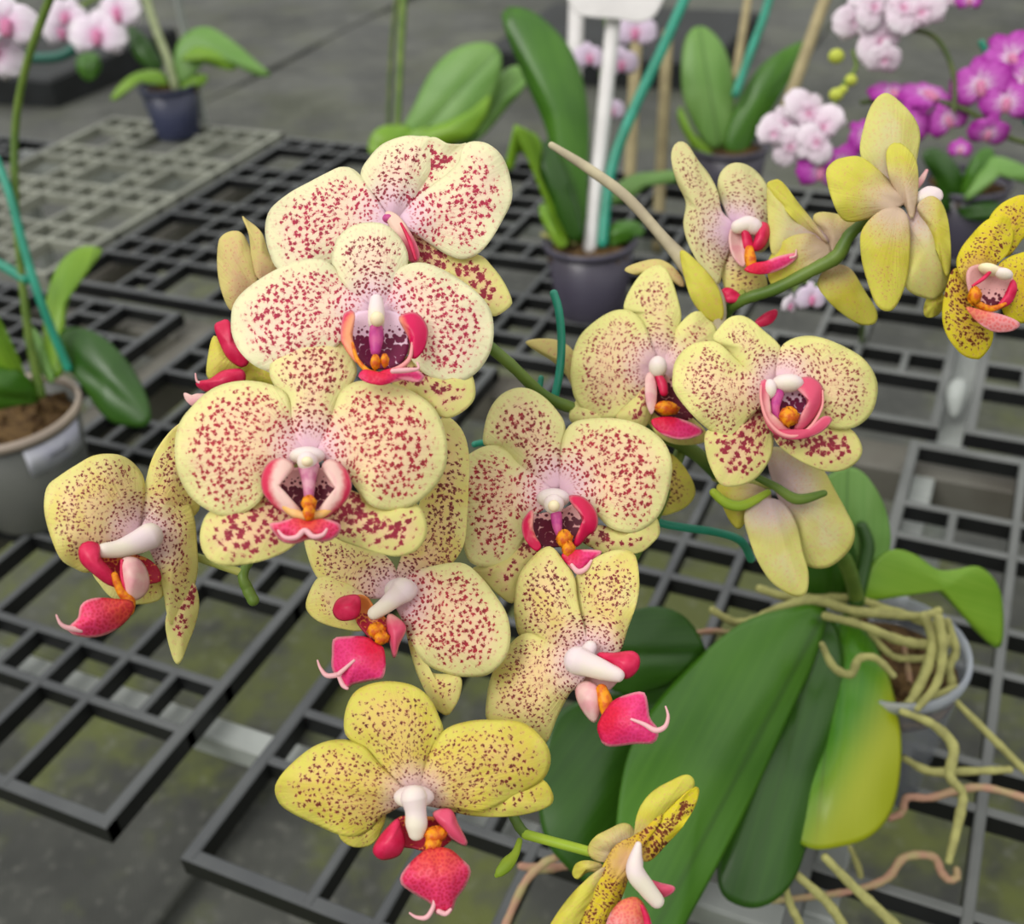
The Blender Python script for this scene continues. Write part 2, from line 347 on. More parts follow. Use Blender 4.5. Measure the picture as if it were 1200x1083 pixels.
POTC = pot_mat('pot_clear', '#8c9098', '#7c8088', .72, .12); RIMC = pot_mat('pot_rim_clear', '#b4bac4', '#a4aab4', .5, .12); RIMP = pot_mat('pot_rim', '#a89888', '#988a7e', 0, .4)
def bgflower_mat(name, c_in, c_out, c_edge, trans=.2):
    s = NT(name); va, a = s.attr('pa'); r = s.math('SQRT', s.math('ADD', s.math('MULTIPLY', a[0], a[0]), s.math('MULTIPLY', a[1], a[1])))
    th = s.math('ARCTAN2', a[1], a[0]); v = s.noise(s.comb(s.math('MULTIPLY', th, 5), s.math('MULTIPLY', r, 3)), 1.0, 3)
    rr = s.math('ADD', r, s.math('MULTIPLY', s.math('SUBTRACT', v, .5), 1.1))
    c = s.mix(s.smooth(rr, .1, .5), srgb(c_in), srgb(c_out)); c = s.mix(s.smooth(rr, .55, 1.0), c, srgb(c_edge)); return s.finish(c, .5, .2, trans)
BGW = bgflower_mat('bg_flower_white', '#e8b0d4', '#ecdcea', '#f2eaf0'); BGM = bgflower_mat('bg_flower_magenta', '#f0dcec', '#c45abc', '#a82c9e')
BGW2 = bgflower_mat('bg_flower_blush', '#e4bcd4', '#e8d6e2', '#eee2ea'); BGL = bgflower_mat('bg_flower_lilac', '#e8c0d8', '#e0cce2', '#ded0e0'); BGLIP = plain('bg_lip_magenta', '#c868a8', .5, .2, .1, '#d890a0', 30)

# ------------------------------------------------------------------ setting: ground
def box_geo(x0, x1, y0, y1, z0, z1, ch=0.0):
    V = [(x0, y0, z0), (x1, y0, z0), (x1, y1, z0), (x0, y1, z0), (x0, y0, z1 - ch), (x1, y0, z1 - ch), (x1, y1, z1 - ch), (x0, y1, z1 - ch)]
    Fc = [(3, 2, 1, 0), (0, 1, 5, 4), (1, 2, 6, 5), (2, 3, 7, 6), (3, 0, 4, 7)]
    if ch:
        V += [(x0 + ch, y0 + ch, z1), (x1 - ch, y0 + ch, z1), (x1 - ch, y1 - ch, z1), (x0 + ch, y1 - ch, z1)]
        Fc += [(4, 5, 9, 8), (5, 6, 10, 9), (6, 7, 11, 10), (7, 4, 8, 11), (8, 9, 10, 11)]
    else: Fc.append((4, 5, 6, 7))
    return V, Fc
GZ = -.55
V = []; Fc = []; nx_, ny_ = 60, 60
for j in range(ny_ + 1):
    for i in range(nx_ + 1):
        x = -7 + 11 * i / nx_; y = -1.5 + 10 * j / ny_; V.append((x, y, GZ + .008 * math.sin(x * 3 + y) + .006 * math.sin(y * 5.3 - x * 2)))
for j in range(ny_):
    for i in range(nx_): a = j * (nx_ + 1) + i; Fc.append((a, a + 1, a + nx_ + 2, a + nx_ + 1))
fl = mesh('floor', V, Fc, GROUND); fl['kind'] = 'structure'
for x0 in (-2.6, -.75, 1.1):      # overlapping edges of the mat strips
    v, f = box_geo(x0, x0 + .02, -1.2, 8, GZ + .002, GZ + .016, .004); o = mesh('mat_seam', v, f, GROUND, fl, smooth=False)
v, f = box_geo(-6, 3.5, .02, .05, GZ + .002, GZ + .018, .004); mesh('mat_seam', v, f, GROUND, fl, smooth=False)

# ------------------------------------------------------------------ bench frame and grid panels
def beam(name, x0, x1, y0, y1, z0, z1, mat, label):
    v, f = box_geo(x0, x1, y0, y1, z0, z1, .002); o = mesh(name, v, f, mat, smooth=False); return tag(o, label, 'rail')
fr = thing('greenhouse_bench', 'galvanised steel bench frame carrying the black plastic grids', 'bench', (-.4, .9, GZ))
def rail(x0, x1, y0, y1, mat=GALV, z0=-.062, z1=-.026):
    v, f = box_geo(x0, x1, y0, y1, z0, z1, .002); mesh('rail', v, f, mat, fr, smooth=False)
rail(-1.75, .8, .404, .424, z0=-.05, z1=-.03); rail(-1.75, .8, .9, .945, BEAM); rail(-1.75, .8, 1.36, 1.39)
rail(-.875, -.825, .385, .9, BEAM); rail(-.034, -.014, .42, .9, GALV); rail(-.03, .008, .945, 1.36, GALV); rail(-1.122, -1.09, .945, 1.36, BEAM)
for x, y in ((-1.3, .414), (-.024, .414), (-.85, 1.37), (-.01, 1.37), (-1.6, 1.37)):
    tube_w('post', [(x, y, GZ), (x, y, GZ / 2), (x, y, -.062)], [.017] * 3, GALV, fr)
BIG, NAR = .0915, .0455
def lines(a, b, start_big=True):
    out = [a]; k = start_big; x = a
    while x < b - NAR * .6:
        x += BIG if k else NAR; k = not k
        if abs(x - b) < NAR * .6: break
        if x < b: out.append(x)
    out.append(b); return out
def panel(x0, x1, y0, y1, mat, label, xl=None, yl=None, mids=True, z=0.0, wdt=.0072, rot=0.0, edge=.0095):
    c = (x0 + x1) / 2, (y0 + y1) / 2
    p = thing('bench_grid', label, 'grid panel', (c[0], c[1], z - .017), 'plastic grid panels laid side by side on the bench')
    xl = xl or lines(x0, x1); yl = yl or lines(y0, y1)
    def bar(a0, a1, b0, b1, dz=0.0):
        v, f = box_geo(a0, a1, b0, b1, z - .017, z - dz, .0012)
        o = mesh('bar', v, f, mat, p, smooth=False)      # lit tone painted on top and arris, shade painted on the sides
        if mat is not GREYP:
            o.data.materials.append(SHADEP)
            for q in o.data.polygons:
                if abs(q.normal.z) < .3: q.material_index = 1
    for i, x in enumerate(xl):
        w_ = edge if i in (0, len(xl) - 1) else wdt; xx = x + (w_ / 2 if i == 0 else (-w_ / 2 if i == len(xl) - 1 else 0))
        bar(xx - w_ / 2, xx + w_ / 2, y0 + .0006, y1 - .0006)
    for i, y in enumerate(yl):
        w_ = edge if i in (0, len(yl) - 1) else wdt; yy = y + (w_ / 2 if i == 0 else (-w_ / 2 if i == len(yl) - 1 else 0))
        bar(x0, x1, yy - w_ / 2, yy + w_ / 2, .0007)
    for j in range(len(yl) - 1):
        for i in range(len(xl) - 1):
            dx, dy = xl[i + 1] - xl[i], yl[j + 1] - yl[j]
            if dx > .065 and dy < .06: m_ = (xl[i] + xl[i + 1]) / 2; bar(m_ - wdt / 2, m_ + wdt / 2, yl[j], yl[j + 1], .001)
            if mids and dy > .065 and dx < .06: m_ = (yl[j] + yl[j + 1]) / 2; bar(xl[i], xl[i + 1], m_ - wdt / 2, m_ + wdt / 2, .001)
    return p
YL = [.297, .385, .431, .524, .569, .662, .708, .80, .846, .918]
xa = [-.818, -.742, -.695, -.602, -.555, -.462]
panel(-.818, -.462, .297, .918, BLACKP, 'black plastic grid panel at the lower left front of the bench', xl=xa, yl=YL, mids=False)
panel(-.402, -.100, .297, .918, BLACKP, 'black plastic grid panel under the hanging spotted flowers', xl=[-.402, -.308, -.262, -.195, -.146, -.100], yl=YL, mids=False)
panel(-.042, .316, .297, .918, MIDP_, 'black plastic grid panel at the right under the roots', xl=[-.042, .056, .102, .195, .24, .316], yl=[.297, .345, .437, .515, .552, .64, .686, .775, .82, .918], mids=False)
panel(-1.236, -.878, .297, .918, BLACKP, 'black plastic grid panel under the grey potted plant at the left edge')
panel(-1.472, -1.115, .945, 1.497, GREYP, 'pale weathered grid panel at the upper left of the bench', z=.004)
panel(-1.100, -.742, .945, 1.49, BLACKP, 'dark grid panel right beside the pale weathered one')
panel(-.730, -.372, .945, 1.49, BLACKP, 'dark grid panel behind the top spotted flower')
panel(-.360, -.020, .945, 1.49, MIDP_, 'grey grid panel left of the steel clip at the right', xl=[-.36, -.30, -.25, -.16, -.115, -.02])
panel(.002, .360, .945, 1.49, MIDP_, 'grey grid panel at the far right below the golden flower')
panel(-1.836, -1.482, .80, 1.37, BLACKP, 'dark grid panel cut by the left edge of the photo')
cp = tube_w('panel_clip', [(-.009, 1.02, .0), (-.011, 1.013, .006), (-.012, 1.0, .004), (-.010, .99, -.01)], [.007, .009, .009, .006], GALV); tag(cp, 'small pale steel clip holding two grid panels together', 'clip')

# ------------------------------------------------------------------ pots
def lathe(name, c, prof, mat, parent, n=40, origin=None):
    V = []; Fc = []; m = len(prof)
    for i in range(n):
        a = 2 * math.pi * i / n
        for r, z in prof: V.append((c[0] + r * math.cos(a), c[1] + r * math.sin(a), c[2] + z))
    for i in range(n):
        for k in range(m - 1): a = i * m + k; b = ((i + 1) % n) * m + k; Fc.append((a, b, b + 1, a + 1))
    return mesh(name, V, Fc, mat, parent)
def pot(th, c, r, h, mat, rim=None, fill=BARK, chips=26, rb=.72):
    lathe('pot', c, [(.001, .001), (r * rb, .0), (r * (rb + .02), .003), (r * .96, h * .93), (r * .93, h * .93), (r * rb * .97, .004), (.001, .004)], mat, th)
    lathe('pot_rim', c, [(r * .96, h * .92), (r * 1.0, h * .92), (r * 1.02, h * .96), (r * 1.0, h), (r * .95, h), (r * .93, h * .92), (r * .96, h * .92)], rim or mat, th)
    lathe('potting_mix', c, [(.0005, h * .86), (r * .5, h * .85), (r * .9, h * .82), (r * .9, h * .75), (.0005, h * .7)], fill, th)
    V = []; Fc = []
    for i in range(chips):
        a = random.uniform(0, 6.28); q = r * .85 * math.sqrt(random.random()); s = random.uniform(.004, .009)
        cc = np.array([c[0] + q * math.cos(a), c[1] + q * math.sin(a), c[2] + h * .86]); M = Matrix.Rotation(random.uniform(0, 3), 3, Vector((random.random(), random.random(), 1)).normalized())
        v, f = box_geo(-s, s, -s * .6, s * .6, -s * .3, s * .3); b = len(V)
        V += [cc + np.array(M @ Vector(p)) for p in v]; Fc += [tuple(b + k for k in q_) for q_ in f]
    o = mesh('bark_chips', V, Fc, fill, th, smooth=False); o['kind'] = 'stuff'

# ------------------------------------------------------------------ main orchid
base = W(1043, 752, .665); base[2] = 0.0; MP = thing('potted_orchid', 'large moth orchid in clear pot covered with spotted cream and yellow flowers', 'orchid', base)
pot(MP, base, .047, .112, POTC, RIMC, BARK)
def lin(p0, d0, p1, d1):
    p0 = np.array(p0, float); v = np.array(p1, float) - p0; L = v @ v
    return lambda x, y: d0 + (d1 - d0) * max(-.3, min(1.25, ((np.array([x, y]) - p0) @ v) / L))
LK = dict(solid=.0016, wave=.0015, groove=.003, N=80, K=14)
blade('leaf', [(735,718),(770,711),(800,722),(820,748),(826,774),(803,795),(765,808),(730,812),(690,790),(690,740)], (690,770), LEAFD, MP, lin((960,720),.66,(690,770),.60), bulge=.006, **LK)
blade('leaf', [(830,775),(770,800),(700,815),(655,835),(636,880),(631,930),(640,985),(680,1030),(730,1050),(790,1010),(870,850)], (900,740), LEAFD, MP, lin((960,712),.665,(660,950),.60), bulge=.01, **LK)
blade('leaf', [(985,722),(1015,740),(1037,782),(1052,840),(1055,890),(1046,945),(1022,978),(985,992),(945,993),(925,960),(945,880),(962,790)], (985,722), LEAFY, MP, lin((985,722),.665,(990,990),.60), bulge=.012, **LK)
blade('leaf', [(965,718),(980,735),(988,780),(984,840),(970,900),(952,965),(930,1030),(900,1060),(868,1062),(842,1038),(850,960),(885,880),(930,800)], (970,718), LEAFD, MP, lin((970,718),.655,(870,1060),.585), bulge=.010, **LK)
blade('leaf', [(968,712),(925,713),(870,730),(815,775),(765,830),(738,880),(725,940),(722,1010),(730,1083),(745,1120),(785,1110),(812,1065),(845,1005),(885,925),(928,830),(955,770)], (968,712), LEAF, MP, lin((968,712),.65,(760,1100),.545), bulge=.012, **LK)
blade('leaf', [(965,565),(990,548),(1012,555),(1032,585),(1042,620),(1040,650),(1020,690),(990,708),(975,690),(985,640),(980,600)], (990,708), LEAFP, MP, lin((990,708),.67,(1000,550),.66), bulge=.006, **LK)
blade('leaf', [(940,650),(975,590),(995,620),(1002,660),(995,700),(960,712),(940,700)], (975,712), LEAFD, MP, lin((975,712),.665,(970,590),.64), bulge=.006, **LK)
tube('leaf_sheath', [(1003,705,9),(1012,670,8),(1017,640,8),(1010,617,7)], LEAFD, MP, d=.655)
blade('leaf', [(1008,705),(1018,668),(1042,645),(1070,650),(1097,668),(1120,668),(1145,664),(1165,680),(1174,708),(1172,758),(1150,745),(1120,712),(1095,690),(1065,680),(1035,692)], (1008,705), LEAFB, MP, lin((1008,705),.66,(1170,740),.70), bulge=.006, **LK)
for i, (m_, d_, pts) in enumerate([
    (ROOT,.64,[(967,722,5),(1007,732,5),(1050,749,6),(1080,755,6),(1110,754,5)]),
    (ROOT,.635,[(1083,722,6),(1093,749,6),(1087,782,6.5),(1067,822,5.5),(1053,829,5),(1027,829,5.5),(1007,849,6),(987,865,5)]),
    (ROOT,.63,[(1057,834,4),(1093,849,5.5),(1117,875,6.5),(1113,909,6),(1128,929,5),(1125,955,6),(1112,1009,4.5)]),
    (ROOT,.66,[(1113,815,3.5),(1153,855,4.5),(1200,902,4.5),(1230,930,4)]),
    (ROOT,.66,[(1060,889,4),(1090,904,5.5),(1133,904,5),(1183,902,4.5)]),
    (ROOTP,.65,[(1043,959,4),(1057,952,4.5),(1063,935,4.5),(1090,935,4.5),(1127,925,5),(1160,924,4.5),(1215,940,5)]),
    (ROOTP,.65,[(905,1056,3.5),(967,1049,4),(1007,1042,4),(1040,1029,5),(1060,1005,5),(1093,1004,5),(1103,1022,5),(1112,1031,4.5),(1121,1028,4.5),(1121,1019,4)]),
    (ROOT,.615,[(963,755,3.5),(977,782,5),(997,790,5),(1007,772,5),(1027,772,4.5),(1047,792,4)]),
    (ROOT,.60,[(967,1005,5),(1000,1039,6),(1047,1083,6.5),(1070,1110,6)]),
    (ROOT,.60,[(933,1025,5),(967,1055,6),(987,1083,6),(1000,1110,6)]),
    (ROOT,.60,[(920,1039,4),(927,1062,5),(937,1083,5),(942,1110,5)]),
    (ROOT,.67,[(996,993,3),(1007,1020,4),(1010,1050,4)]),
    (ROOT,.65,[(835,715,4.5),(860,729,5),(883,727,5.5),(908,715,5.5),(937,706,6),(962,704,6.5),(1000,716,6),(1075,722,5),(1100,716,5)]),
    (ROOT,.66,[(890,690,5),(925,700,5.5),(965,700,6),(1010,704,5),(1060,722,5)]),
    (ROOTP,.66,[(812,742,3),(837,740,4),(860,742,4),(900,732,4)]),
    (ROOT,.65,[(1110,728,4.5),(1120,762,5),(1112,782,5),(1115,809,5.5),(1093,832,5)]),
    (ROOT,.645,[(1120,805,4),(1085,820,5),(1060,830,4)]),
    (ROOT,.65,[(1020,742,3.5),(1045,768,4),(1070,772,4.5),(1100,768,4.5),(1112,745,4)]),
    (ROOT,.655,[(1000,722,5),(1040,715,5),(1080,728,5.5),(1112,740,5)]),
    (ROOTP,.60,[(590,1090,5),(615,1035,5),(640,1010,5),(655,1005,4)]),
    (ROOTP,.62,[(610,1015,4),(635,1018,6),(665,1015,4)]),
    (ROOT,.63,[(1100,725,6),(1105,760,5.5),(1098,800,5),(1075,830,4.5)]),
    (ROOTP,.66,[(1060,760,3),(1066,800,3.5),(1062,835,3)])]):
    tube('root', pts, m_, MP, d=d_, wob=.07)

SPA = [(1005,705,9,.66),(985,650,9,.61),(925,605,9,.56),(866,578,9,.51),(820,535,9,.475),(780,512,8,.46),(720,490,7.5,.45),(645,468,7,.44),(590,420,7,.43),(500,350,6.5,.425),(420,350,6,.42),(350,440,6,.415),(320,560,5.5,.405),(300,640,5.5,.395),(285,672,6,.385),(290,690,7,.385),(297,704,7,.385)]
SPB = [(800,522,7,.47),(760,620,7,.455),(700,720,6.5,.44),(650,800,6,.425),(600,870,6,.41),(598,940,5.5,.395),(606,965,6,.385),(616,978,6,.38)]
SPC = [(866,578,8,.51),(840,500,8,.50),(836,420,8,.485),(848,370,8,.465),(870,352,7,.455),(910,338,7.5,.45),(955,315,8,.445),(981,300,9,.442),(996,275,7.5,.44),(1020,255,6,.436)]
tube('flower_spike', SPA, STEM, MP, seg=8, wob=.03); tube('flower_spike', SPB, STEM, MP, seg=8, wob=.03); tube('flower_spike', SPC, STEM, MP, seg=8, wob=.03)
o = tube('dried_stalk', [(646,170,4,.47),(690,198,6,.467),(735,232,6.5,.463),(780,282,7,.46),(812,318,12,.457),(838,350,11,.455),(842,385,9,.455),(845,410,6,.456)], DRY, MP); o['label'] = 'grey brown dried old flower stalk'
blade('bract', [(797,295),(815,305),(840,335),(848,365),(842,378),(825,370),(808,345)], (842,378), BACK, MP, lambda x, y: .452, bulge=.003, center=(860,520), dens=.2)
o = tube('bud', [(609,985,3.5,.385),(604,1000,5,.383),(595,1012,8,.381),(586,1022,6,.380),(582,1026,3,.380)], STEML, MP); o['label'] = 'tiny green flower bud'

def flower(label, D, c, g, sp, items, unit=1.0, pm=PEDI, pr=5):
    """g = change of distance (metres) per 100 units right and down; sp = (x, y, distance) where the pedicel meets the spike."""
    df = lambda x, y: D + g[0] * (x - c[0]) / 100 + g[1] * (y - c[1]) / 100
    fo = tube('flower', [(c[0], c[1], pr * .8, D + .004), ((c[0] * 2 + sp[0]) / 3, (c[1] * 2 + sp[1]) / 3, pr, max(D + .012, (D * 2 + sp[2]) / 3 + .006)), (sp[0], sp[1], pr, sp[2])], pm, MP)
    fo['label'] = label
    for it in items:
        k = it[0]
        if k == 'B':      # blade: name, material, outline, base, options
            _, nm, mt, pts, b = it[:5]; kw = dict(it[5]) if len(it) > 5 else {}
            kw.setdefault('center', c); kw.setdefault('unit', unit); blade(nm, pts, b, mt, fo, df, **kw)
        elif k == 'T':
            _, nm, mt, pts, dz = it; tube(nm, [(p[0], p[1], p[2], df(p[0], p[1]) - dz - (p[3] if len(p) > 3 else 0)) for p in pts], mt, fo, seg=6, sides=12)
        elif k == 'O':
            _, nm, mt, px, py, rx, ry, dz = it[:8]; bp = it[8] if len(it) > 8 else 0; an = it[9] if len(it) > 9 else 0
            blob(nm, px, py, rx, ry, df(px, py) - dz, mt, fo, bump=bp, ang=an)
    return fo
DS, PT, LS, SL, ML, TH, CO, CA, TE, CL = 'dorsal_sepal', 'petal', 'lateral_sepal', 'side_lobe', 'mid_lobe', 'throat', 'column', 'anther_cap', 'tendril', 'callus'
P_ = dict(dz=.003, bulge=.0034, curl=-.003, wave=.0013, und=.0011); S_ = dict(dz=0.0, bulge=.003, curl=-.002); L_ = dict(dz=.010, bulge=.0012, groove=0, wave=.0002, N=40, K=7, solid=.0008)
def o_(a, **k): d = dict(a); d.update(k); return d
THK = o_(L_, dz=.0055, bulge=-.002, und=0.0)

# --- F1: top flower, seen obliquely
flower('topmost pale flower with a folded crimson-streaked petal', .395, (462,258), (-.004,-.006), (500,350,.425), [
 ('B',LS,SEPAL,[(475,258),(487,279),(527,298),(561,299),(577,313),(591,332),(600,353),(596,361),(577,371),(556,356),(527,330),(492,314),(480,300)],(470,262),o_(S_,dens=1.15,tint=.1)),
 ('B',DS,CREAM,[(423,204),(433,185),(449,169),(473,160),(492,160),(505,162),(512,180),(505,205),(490,228),(475,250),(462,260),(446,250),(432,230)],(462,258),o_(S_,dz=.001,tint=.7,bulge=.005)),
 ('B','petal_fold',CREAM,[(473,204),(485,193),(492,175),(500,163),(511,161),(524,168),(538,169),(548,169),(544,190),(522,210),(498,226),(482,242),(474,222)],(481,242),o_(S_,dz=.003,dens=1.75,tint=.25,bulge=-.002)),
 ('B',PT,CREAM,[(311,273),(313,255),(320,242),(340,226),(362,214),(385,202),(399,196),(413,198),(425,209),(440,232),(452,250),(460,268),(440,285),(400,305),(353,323),(327,317),(316,297)],(458,262),o_(P_,tint=.15)),
 ('B',PT,CREAM,[(468,256),(485,235),(503,220),(524,204),(538,190),(541,176),(547,168),(560,166),(574,170),(588,183),(597,205),(600,233),(589,258),(576,280),(561,297),(543,304),(525,299),(506,287),(487,274),(474,266)],(466,258),o_(P_,dz=.006,tint=.05)),
 ('B',SL,LOBE_P,[(452,249),(465,252),(479,270),(490,292),(491,304),(482,308),(472,291),(459,270)],(452,249),o_(L_,dz=.009)),
 ('T',SL,CRIM,[(470,262,1.5),(480,282,2.6),(487,304,1.8)],.0125), ('O',CO,PURP,456,256,8,6,.008)])
# --- F2
flower('second flower from the top, facing forward with crimson ear-like lobes', .368, (440,368), (.004,-.010), (500,360,.425), [
 ('B',LS,SEPAL,[(446,408),(489,424),(537,446),(552,439),(557,462),(549,477),(530,489),(514,487),(489,465),(461,452)],(446,400),o_(S_,dz=.001,tint=.4)),
 ('B',DS,CREAM,[(391,294),(397,278),(413,265),(435,261),(454,265),(470,281),(478,300),(474,322),(461,350),(442,366),(423,356),(404,335),(390,312)],(440,368),o_(S_,dz=.002,bulge=.005,tint=.8)),
 ('B',PT,CREAM,[(271,376),(274,357),(290,338),(324,316),(356,305),(381,306),(400,322),(419,342),(436,362),(418,380),(400,400),(372,425),(335,442),(312,435),(296,427),(280,411),(272,392)],(436,366),o_(P_,tint=.15)),
 ('B',PT,CREAM,[(442,364),(454,338),(467,316),(489,308),(514,314),(549,335),(571,357),(578,379),(576,408),(562,433),(543,446),(521,447),(499,439),(484,424),(468,402),(451,380)],(444,366),o_(P_,tint=.15)),
 ('B',TH,THROAT_W,[(415,368),(430,364),(450,363),(470,370),(479,396),(477,414),(462,431),(431,429),(417,412),(412,390)],(440,366),THK),
 ('B',SL,LOBE2,[(407,366),(415,366),(414,379),(412,396),(416,410),(420,426),(411,418),(403,405),(400,398),(401,381),(403,370)],(416,410),o_(L_,center=(440,395))),
 ('B',SL,LOBE2,[(468,372),(480,367),(490,369),(498,379),(501,391),(497,408),(489,419),(483,420),(482,403),(476,389),(471,380)],(484,416),o_(L_,bulge=.002,center=(440,395))),
 ('T','lip_rim',ORAN,[(413,402,1.5),(418,420,2.4),(430,434,3),(442,438,3)],.0115), ('T','lip_rim',MIDS,[(483,402,1.5),(480,420,2.6),(468,431,3),(452,436,3)],.0115),
 ('T',CO,PURP,[(441,380,7),(441,395,9),(440,412,6)],.009), ('T',CO,WHITE,[(441,352,8),(441,365,10),(441,378,10)],.009), ('O',CA,CAP,442,374,8.5,9,.015),
 ('O',CL,ORAN,440,425,6,9,.013,.15), ('O',CL,ORAN,451,423,5,8,.013,.15),
 ('B',ML,MIDP,[(420,441),(427,434),(441,438),(452,434),(467,432),(485,433),(497,441),(491,448),(477,444),(462,447),(445,451),(429,448)],(441,430),o_(L_,dz=.013)),
 ('T',TE,TEND,[(489,425,1.2),(490,432,1.8),(478,434,3),(460,435,3)],.017)])
# --- F3
flower('large forward-facing flower left of centre, the nearest and widest one', .347, (362,530), (.003,-.010), (330,560,.40), [
 ('B',LS,SEPAL,[(345,580),(352,600),(355,625),(340,643),(315,655),(290,661),(264,663),(244,655),(235,637),(237,615),(249,598),(290,582)],(352,585),o_(S_,tint=.1,dens=.95)),
 ('B',LS,SEPAL,[(385,570),(424,580),(455,596),(486,590),(498,607),(500,626),(489,644),(468,652),(446,649),(418,640),(390,628),(375,604)],(372,580),o_(S_,tint=.1,dens=1.05)),
 ('B',DS,CREAMY,[(316,436),(322,414),(338,396),(358,388),(374,387),(393,394),(410,413),(418,436),(410,453),(397,472),(386,503),(374,525),(360,532),(348,524),(340,493),(336,469),(322,452)],(362,530),o_(S_,dz=.002,bulge=.0045,tint=.6)),
 ('B',PT,CREAMY,[(205,530),(209,500),(224,478),(249,456),(279,447),(310,449),(335,461),(343,487),(352,512),(358,533),(340,548),(320,560),(308,583),(292,598),(267,606),(246,599),(224,583),(210,558)],(358,534),o_(P_,tint=.15,bulge=.006)),
 ('B',PT,CREAMY,[(370,526),(385,500),(393,475),(402,456),(421,447),(452,449),(483,459),(509,479),(522,510),(523,543),(512,567),(492,587),(474,596),(455,598),(434,592),(418,573),(405,555),(385,545)],(368,530),o_(P_,tint=.1,bulge=.006)),
 ('B',TH,THROAT,[(326,560),(336,550),(360,548),(384,550),(393,562),(394,580),(384,595),(362,601),(340,595),(328,580)],(360,540),o_(THK,center=(362,545))),
 ('B',SL,LOBE3,[(333,538),(320,540),(311,549),(307,562),(309,577),(318,589),(331,599),(348,608),(353,600),(342,594),(333,587),(328,575),(329,562),(337,553),(344,547)],(345,604),o_(L_,center=(360,566),bulge=.003)),
 ('B',SL,LOBE3,[(386,539),(397,543),(406,552),(411,566),(409,580),(401,591),(391,600),(378,608),(370,603),(380,594),(390,585),(393,573),(392,562),(386,553),(377,547)],(372,604),o_(L_,center=(360,566),bulge=.003)),
 ('T','septum',SEPT,[(362,548,13),(362,562,9),(362,582,6)],.0085), ('O',CO,WHITE,360,534,21,11,.005), ('O',CO,WHITE,360,541,12,12,.010), ('O',CA,CAP,360,541,7,6,.0165),
 ('T','lip_rim',RIMY,[(322,578,2),(331,591,4.5),(346,602,5.5),(362,606,5.5),(378,602,5.5),(392,591,4.5),(401,577,2)],.0105), ('O',CL,ORAN,362,590,9,9,.013,.2), ('O',CL,ORAN,362,601,7,10,.0135,.2),
 ('B',ML,MID,[(316,615),(327,613),(346,608),(361,612),(378,609),(399,616),(393,629),(380,634),(362,631),(346,636),(333,635),(324,627)],(361,608),o_(L_,dz=.013,bulge=.003)),
 ('T',TE,TEND,[(326,622,1.5),(334,630,2.5),(347,630,3.2),(357,622,3.4),(367,629,3.2),(378,627,2.6),(383,620,1.5)],.0175)])
# --- F4
flower('leftmost flower, turned to the side with red tongue hanging left', .372, (165,630), (.016,-.004), (285,672,.385), [
 ('B',LS,SEPAL,[(227,683),(233,707),(228,733),(220,754),(212,775),(206,777),(199,759),(194,728),(203,705),(215,690)],(205,660),o_(S_,dz=.001,tint=.3,dens=1.0)),
 ('B',LS,YELLO,[(110,668),(118,686),(134,702),(160,708),(186,703),(193,687),(181,661),(145,655)],(170,650),S_),
 ('B',DS,YELLO,[(163,612),(170,570),(178,539),(189,519),(204,501),(217,497),(225,530),(228,565),(234,591),(227,605),(202,625),(178,632)],(165,632),o_(S_,dz=.001,tint=.45,bulge=.004)),
 ('B',PT,YELLO,[(164,628),(171,607),(191,588),(216,584),(227,606),(231,645),(231,671),(224,697),(213,718),(202,733),(196,720),(193,700),(186,671),(176,645)],(165,628),o_(P_,dz=.004,tint=.4)),
 ('B',PT,YELLO,[(52,589),(56,570),(70,558),(90,545),(111,534),(137,533),(155,542),(168,560),(169,583),(165,609),(160,630),(145,648),(125,662),(103,671),(88,666),(72,656),(62,635),(54,609)],(163,626),o_(P_,tint=.45,bulge=.006,dens=.9)),
 ('B',TH,STRIPE,[(112,655),(130,648),(165,652),(184,664),(189,680),(176,684),(150,690),(138,690),(122,676)],(160,645),o_(THK,center=(150,630))),
 ('B',SL,CRIM,[(93,645),(97,638),(106,635),(116,640),(117,654),(129,668),(140,687),(126,684),(109,671),(96,659)],(135,685),o_(L_,bulge=.004)),
 ('B',SL,PALE,[(143,657),(160,655),(171,668),(174,687),(165,700),(152,702),(144,684)],(150,700),o_(L_,dz=.012,bulge=.004)),
 ('T',SL,CRIM,[(143,657,2),(143,675,2.4),(147,692,2)],.013),
 ('T',CO,WHITE,[(176,628,16),(160,636,14),(140,643,11),(122,645,9)],.010), ('O',CO,WHITE,170,632,20,12,.008),
 ('T',CL,ORAN,[(134,674,4),(141,692,5),(151,704,7),(150,716,7)],.0125),
 ('B',ML,MID,[(155,706),(153,720),(134,738),(111,746),(90,744),(80,737),(92,725),(96,709),(111,702),(137,703)],(150,706),o_(L_,dz=.015,bulge=.004)),
 ('T',TE,TEND,[(95,738,4),(80,736,3),(71,731,2),(66,721,1)],.016)])
